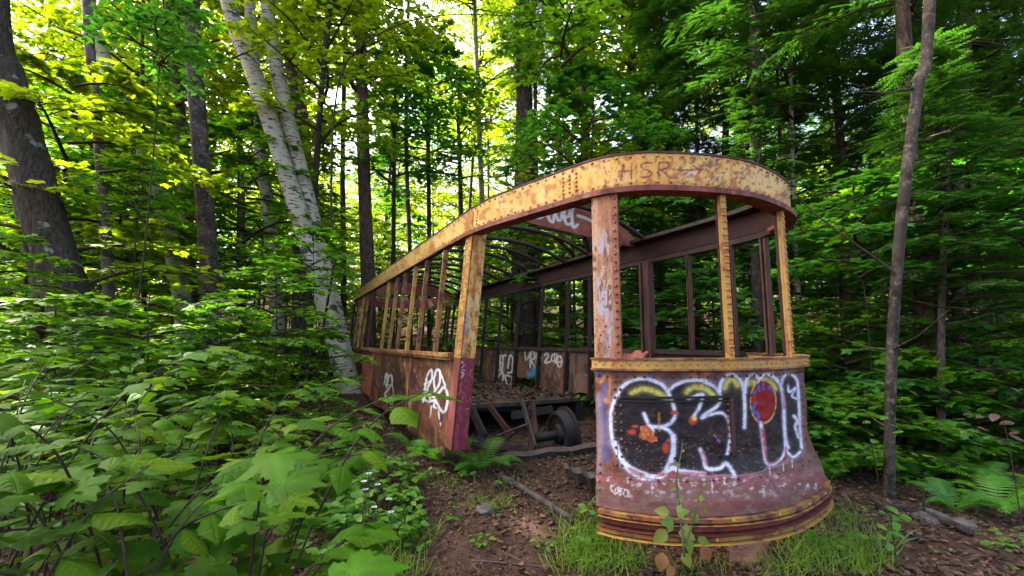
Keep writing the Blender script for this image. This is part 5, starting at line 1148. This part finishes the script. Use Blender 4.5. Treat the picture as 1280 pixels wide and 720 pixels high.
# creeper climbing the bumper
def creeper():
    b = on_ground(858, 712); root = empty('creeper_plant', b); tag(root, 'slender creeper with lime and orange leaves in front of the bumper', 'plant'); g_ = rng(5); Y = 2.42
    st = [at_depth(x, y, Y) for x, y in ((856, 700), (852, 660), (849, 630), (845, 600), (851, 570), (853, 552))]
    MB().tube(catmull([b] + st, 5), np.linspace(.006, .0025, 31), 5, False).build('stem', M['stem_green'], root, True)
    b2 = [at_depth(x, y, Y) for x, y in ((856, 690), (866, 650), (872, 628), (878, 608))]; MB().tube(catmull([b] + b2, 5), np.linspace(.0045, .0018, 21), 5, False).build('stem', M['stem_green'], root, True)
    VN = [np_mesh('creeper_leaf', *T_maple(1), M['leaf_vine'], False), np_mesh('creeper_leaf', *T_oval(6, .34, .2, .3), M['leaf_vine'], True), np_mesh('creeper_leaf', *T_oval(6, .36, .25, .3), M['leaf_autumn'], True)]
    for x, y, s, v, f in ((837, 640, .07, 1, (-1, 0, .1)), (842, 655, .075, 0, (-.8, -.3, .2)), (833, 662, .09, 1, (-.7, -.2, -.6)), (828, 690, .09, 2, (-.2, -.2, -1)), (836, 705, .08, 2, (.1, -.3, -1)), (852, 660, .075, 0, (.6, -.4, -.5)), (858, 672, .08, 1, (.3, -.3, -.9)), (867, 640, .05, 1, (.2, -.3, -1)), (872, 672, .06, 1, (.8, -.3, -.4)), (877, 682, .08, 2, (.5, -.2, -.9)), (848, 625, .03, 1, (.8, 0, .3)), (846, 612, .022, 1, (-.8, 0, .3)), (845, 598, .022, 1, (.7, 0, .4)), (850, 583, .018, 1, (-.6, 0, .5)), (853, 565, .016, 1, (.5, 0, .6)), (874, 622, .03, 0, (.8, -.2, -.2)), (880, 634, .035, 1, (.4, -.2, -.9)), (846, 640, .06, 0, (.9, -.2, .1)), (855, 690, .07, 1, (.2, -.4, -.8)), (878, 607, .022, 1, (.6, 0, .4))):
        put_leaf('leaf', VN[v], root, at_depth(x, y, Y + .02 * g_.normal()) - b, f, (g_.normal() * .3, -1, .4), s * 1.05)
creeper()
def side_plant(label, pts, Y, leaf_list, mesh, seed, size, name='woodland_plant'):
    b = at_depth(*pts[0], Y); b[2] = gz(b[0], b[1]); root = empty(name, b); tag(root, label, 'plant'); g_ = rng(seed)
    MB().tube(catmull([b] + [at_depth(x, y, Y) for x, y in pts[1:]], 5), np.linspace(.005, .002, 5 * (len(pts) - 1) + 1), 5, False).build('stem', M['twig'], root, True)
    for x, y in leaf_list: put_leaf('leaf', mesh[g_.integers(len(mesh))], root, at_depth(x, y, Y + g_.normal() * .05) - b, (g_.normal(), g_.normal() * .6, -.2), (g_.normal() * .3, -.3, 1), size * g_.uniform(.7, 1.2))
WN = [np_mesh('wine_leaf', *T_oval(6, .33), M['leaf_wine'], True)]
side_plant('plant with wine red leaves at the right edge', [(1275, 640), (1262, 560), (1250, 515)], 3.6, [(1215, 517), (1230, 520), (1245, 517), (1260, 520), (1204, 530), (1222, 535), (1238, 525), (1268, 528), (1262, 545), (1250, 552), (1275, 540), (1190, 488), (1262, 484), (1240, 487)], WN, 3, .09)
side_plant('young plant with lime leaves at the lower right by the thin branch', [(1120, 690), (1115, 660), (1112, 640)], 3.0, [(1100, 640), (1108, 632), (1125, 645), (1118, 652), (1112, 665), (1122, 668), (1106, 672), (1128, 690), (1115, 680), (1095, 655)], OVAL, 4, .07)
side_plant('leafy sprig beside the foot of the slender mottled trunk', [(1105, 640), (1090, 560), (1080, 525)], 3.9, [(1088, 527), (1100, 535), (1112, 530), (1120, 545), (1095, 550), (1085, 540), (1108, 520), (1130, 540)], OVAL, 6, .08)
yl = [np_mesh('fallen_yellow_leaf', *T_oval(5, .35, .3, .2), M['leaf_vine'], True), np_mesh('fallen_orange_leaf', *T_oval(5, .36, .35, .2), M['leaf_autumn'], True)]
for k, (x, y, v) in enumerate(((611, 676, 0), (562, 651, 1), (593, 634, 1), (674, 647, 1), (673, 638, 1), (1170, 690, 0), (1187, 692, 0), (653, 710, 1), (622, 655, 1), (1262, 712, 0), (1213, 650, 1))):
    o = put_leaf('fallen_leaf', yl[v], None, on_ground(x, y, .012), (math.cos(k * 2.1), math.sin(k * 2.1), .05), (.2, -.3, 1), .055 if y < 690 else .07); tag(o, '%s fallen leaf on the ground, %s of the bright fallen leaves from the left' % (('yellow', 'orange')[v], nth[sorted(range(11), key=lambda i: (611, 562, 593, 674, 673, 1170, 1187, 653, 622, 1262, 1213)[i]).index(k)]), 'leaf', 'bright fallen leaves')

# ================================================================== uncountable cover
def litter():
    g_ = rng(21); n = 78000; y = 1.3 + 11 * g_.random(n) ** 1.5; x = g_.uniform(-1.1, 1.15, n) * (y + 1.2)
    path = sstep((.95 - abs(x + .12 + .1 * (y - 3))) / .5) * sstep((4.1 - y) / .8); keep = g_.random(n) > path * .72; x, y = x[keep], y[keep]; n = len(x)
    pos = np.stack([x, y, terrain(x, y) + g_.uniform(.0, .03, n)], 1); f = g_.normal(0, 1, (n, 3)); f[:, 2] *= .25; u = g_.normal(0, .45, (n, 3)); u[:, 2] = 1
    V, T = scatter((T_diamond()[0] * [1, 1, 2.2], T_diamond()[1]), pos, f, u, g_.uniform(.022, .066, n)); o = link_obj('leaf_litter', np_mesh('leaf_litter', V, T, M['litter'], False)); tag(o, 'brown dead leaves strewn over the forest floor', 'leaf litter', kind='stuff')
    n = 3800; a = g_.uniform(1.65, 7.4, n); c = g_.uniform(.3, 2.35, n); p = W(a, c, .625 + .05 * fbm(a * 2, c * 2, 4) + g_.uniform(0, .03, n)); f = g_.normal(0, 1, (n, 3)); f[:, 2] *= .25; u = g_.normal(0, .45, (n, 3)); u[:, 2] = 1
    V, T = scatter(TD, p, f, u, g_.uniform(.04, .09, n)); o = link_obj('floor_litter', np_mesh('floor_litter', V, T, M['litter'], False)); tag(o, 'dead leaves heaped on the streetcar floor', 'leaf litter', kind='stuff')
    n = 9000; x = g_.uniform(-1.4, .9, n); y = g_.uniform(2.0, 4.6, n); pos = np.stack([x, y, terrain(x, y) + .004], 1); f = g_.normal(0, 1, (n, 3)); f[:, 2] *= .3; u = g_.normal(0, .6, (n, 3)); u[:, 2] = 1
    V, T = scatter(TD, pos, f, u, g_.uniform(.006, .03, n)); o = link_obj('path_crumbs', np_mesh('path_crumbs', V, T, M['litter'], False)); tag(o, 'crumbs of bark and leaf on the dirt path', 'debris', kind='stuff')
litter()
def twigs():
    g_ = rng(33); mb = MB()
    for k in range(420):
        y = g_.uniform(2.2, 8); x = g_.uniform(-1, 1.1) * y; a = g_.uniform(0, 6.28); L = g_.uniform(.08, .35); p = np.array([x, y, gz(x, y) + .012]); d = np.array([math.cos(a), math.sin(a), 0]); q = p + d * L; q[2] = gz(q[0], q[1]) + .02; m = (p + q) / 2 + [.02 * g_.normal(), .02 * g_.normal(), .015]
        mb.tube(np.array([p, m, q]), [.004, .003, .0015], 4, False)
    o = mb.build('twig_litter', M['log_grey'], None, True); tag(o, 'small dead twigs scattered over the forest floor', 'twigs', kind='stuff')
twigs()
def T_blade(): 
    V = []; T = []
    for i in range(5):
        t = i / 4; w = .022 * (1 - t ** 1.6) + .001; V += [(-w, t * .8, -.55 * t * t + 0), (w, t * .8, -.55 * t * t)]
    for i in range(4): a = 2 * i; T += [(a, a + 1, a + 3), (a, a + 3, a + 2)]
    return np.array(V), np.array(T)
def grass():
    g_ = rng(55); pos = []; L = []
    for (x, y, rx, ry, n, l) in ((735, 680, 30, 26, 260, .19), (765, 702, 40, 20, 230, .18), (715, 705, 25, 18, 100, .15), (1030, 695, 50, 26, 260, .19), (1085, 700, 40, 24, 190, .18), (985, 715, 45, 18, 120, .17), (880, 718, 50, 8, 40, .12), (620, 632, 22, 10, 170, .09), (590, 628, 25, 12, 120, .07), (520, 672, 26, 20, 110, .15), (500, 715, 30, 15, 120, .16), (560, 605, 40, 10, 110, .1), (640, 605, 25, 8, 60, .09), (945, 712, 40, 10, 40, .13), (470, 705, 35, 25, 140, .2), (1060, 650, 30, 12, 130, .13)):
        for k in range(n):
            p = on_ground(min(max(x + g_.normal() * rx * .6, -50), 1330), y + g_.normal() * ry * .6); pos.append(p); L.append(l * g_.uniform(.5, 1.25))
    pos = np.array(pos); n = len(pos); f = g_.normal(0, .55, (n, 3)); f[:, 2] = 1; u = g_.normal(0, 1, (n, 3)); V, T = scatter(T_blade(), pos, f, u, np.array(L)); o = link_obj('grass', np_mesh('grass', V, T, M['grass'], False)); tag(o, 'bright tufts of arching grass beside the path and under the bumper', 'grass', kind='stuff')
grass()
def ground_cover():
    g_ = rng(66); n = 30000; y = 5 + 24 * g_.random(n) ** 1.3; x = g_.uniform(-1.15, 1.15, n) * y; a = (x - B0[0]) * AX[0] + (y - B0[1]) * AX[1]; c = (x - B0[0]) * CX[0] + (y - B0[1]) * CX[1]
    keep = ~((a > -2.5) & (a < 9.5) & (c > -1.3) & (c < 2.9)) & (fbm(x * .6, y * .6, 8) > .42) & ~((y < 6.5) & (x > -3.2) & (x < 3)); x, y = x[keep], y[keep]; n = len(x)
    pos = np.stack([x, y, terrain(x, y) + g_.random(n) ** 1.5 * .4], 1); f = g_.normal(0, 1, (n, 3)); f[:, 2] *= .25; u = g_.normal(0, .35, (n, 3)); u[:, 2] = 1
    V, T = scatter(TM1, pos, f, u, g_.uniform(.06, .13, n)); o = link_obj('ground_cover', np_mesh('ground_cover', V, T, M['leaf_bright'], False)); tag(o, 'low green leaves covering the forest floor farther back', 'ground cover', kind='stuff')
ground_cover()
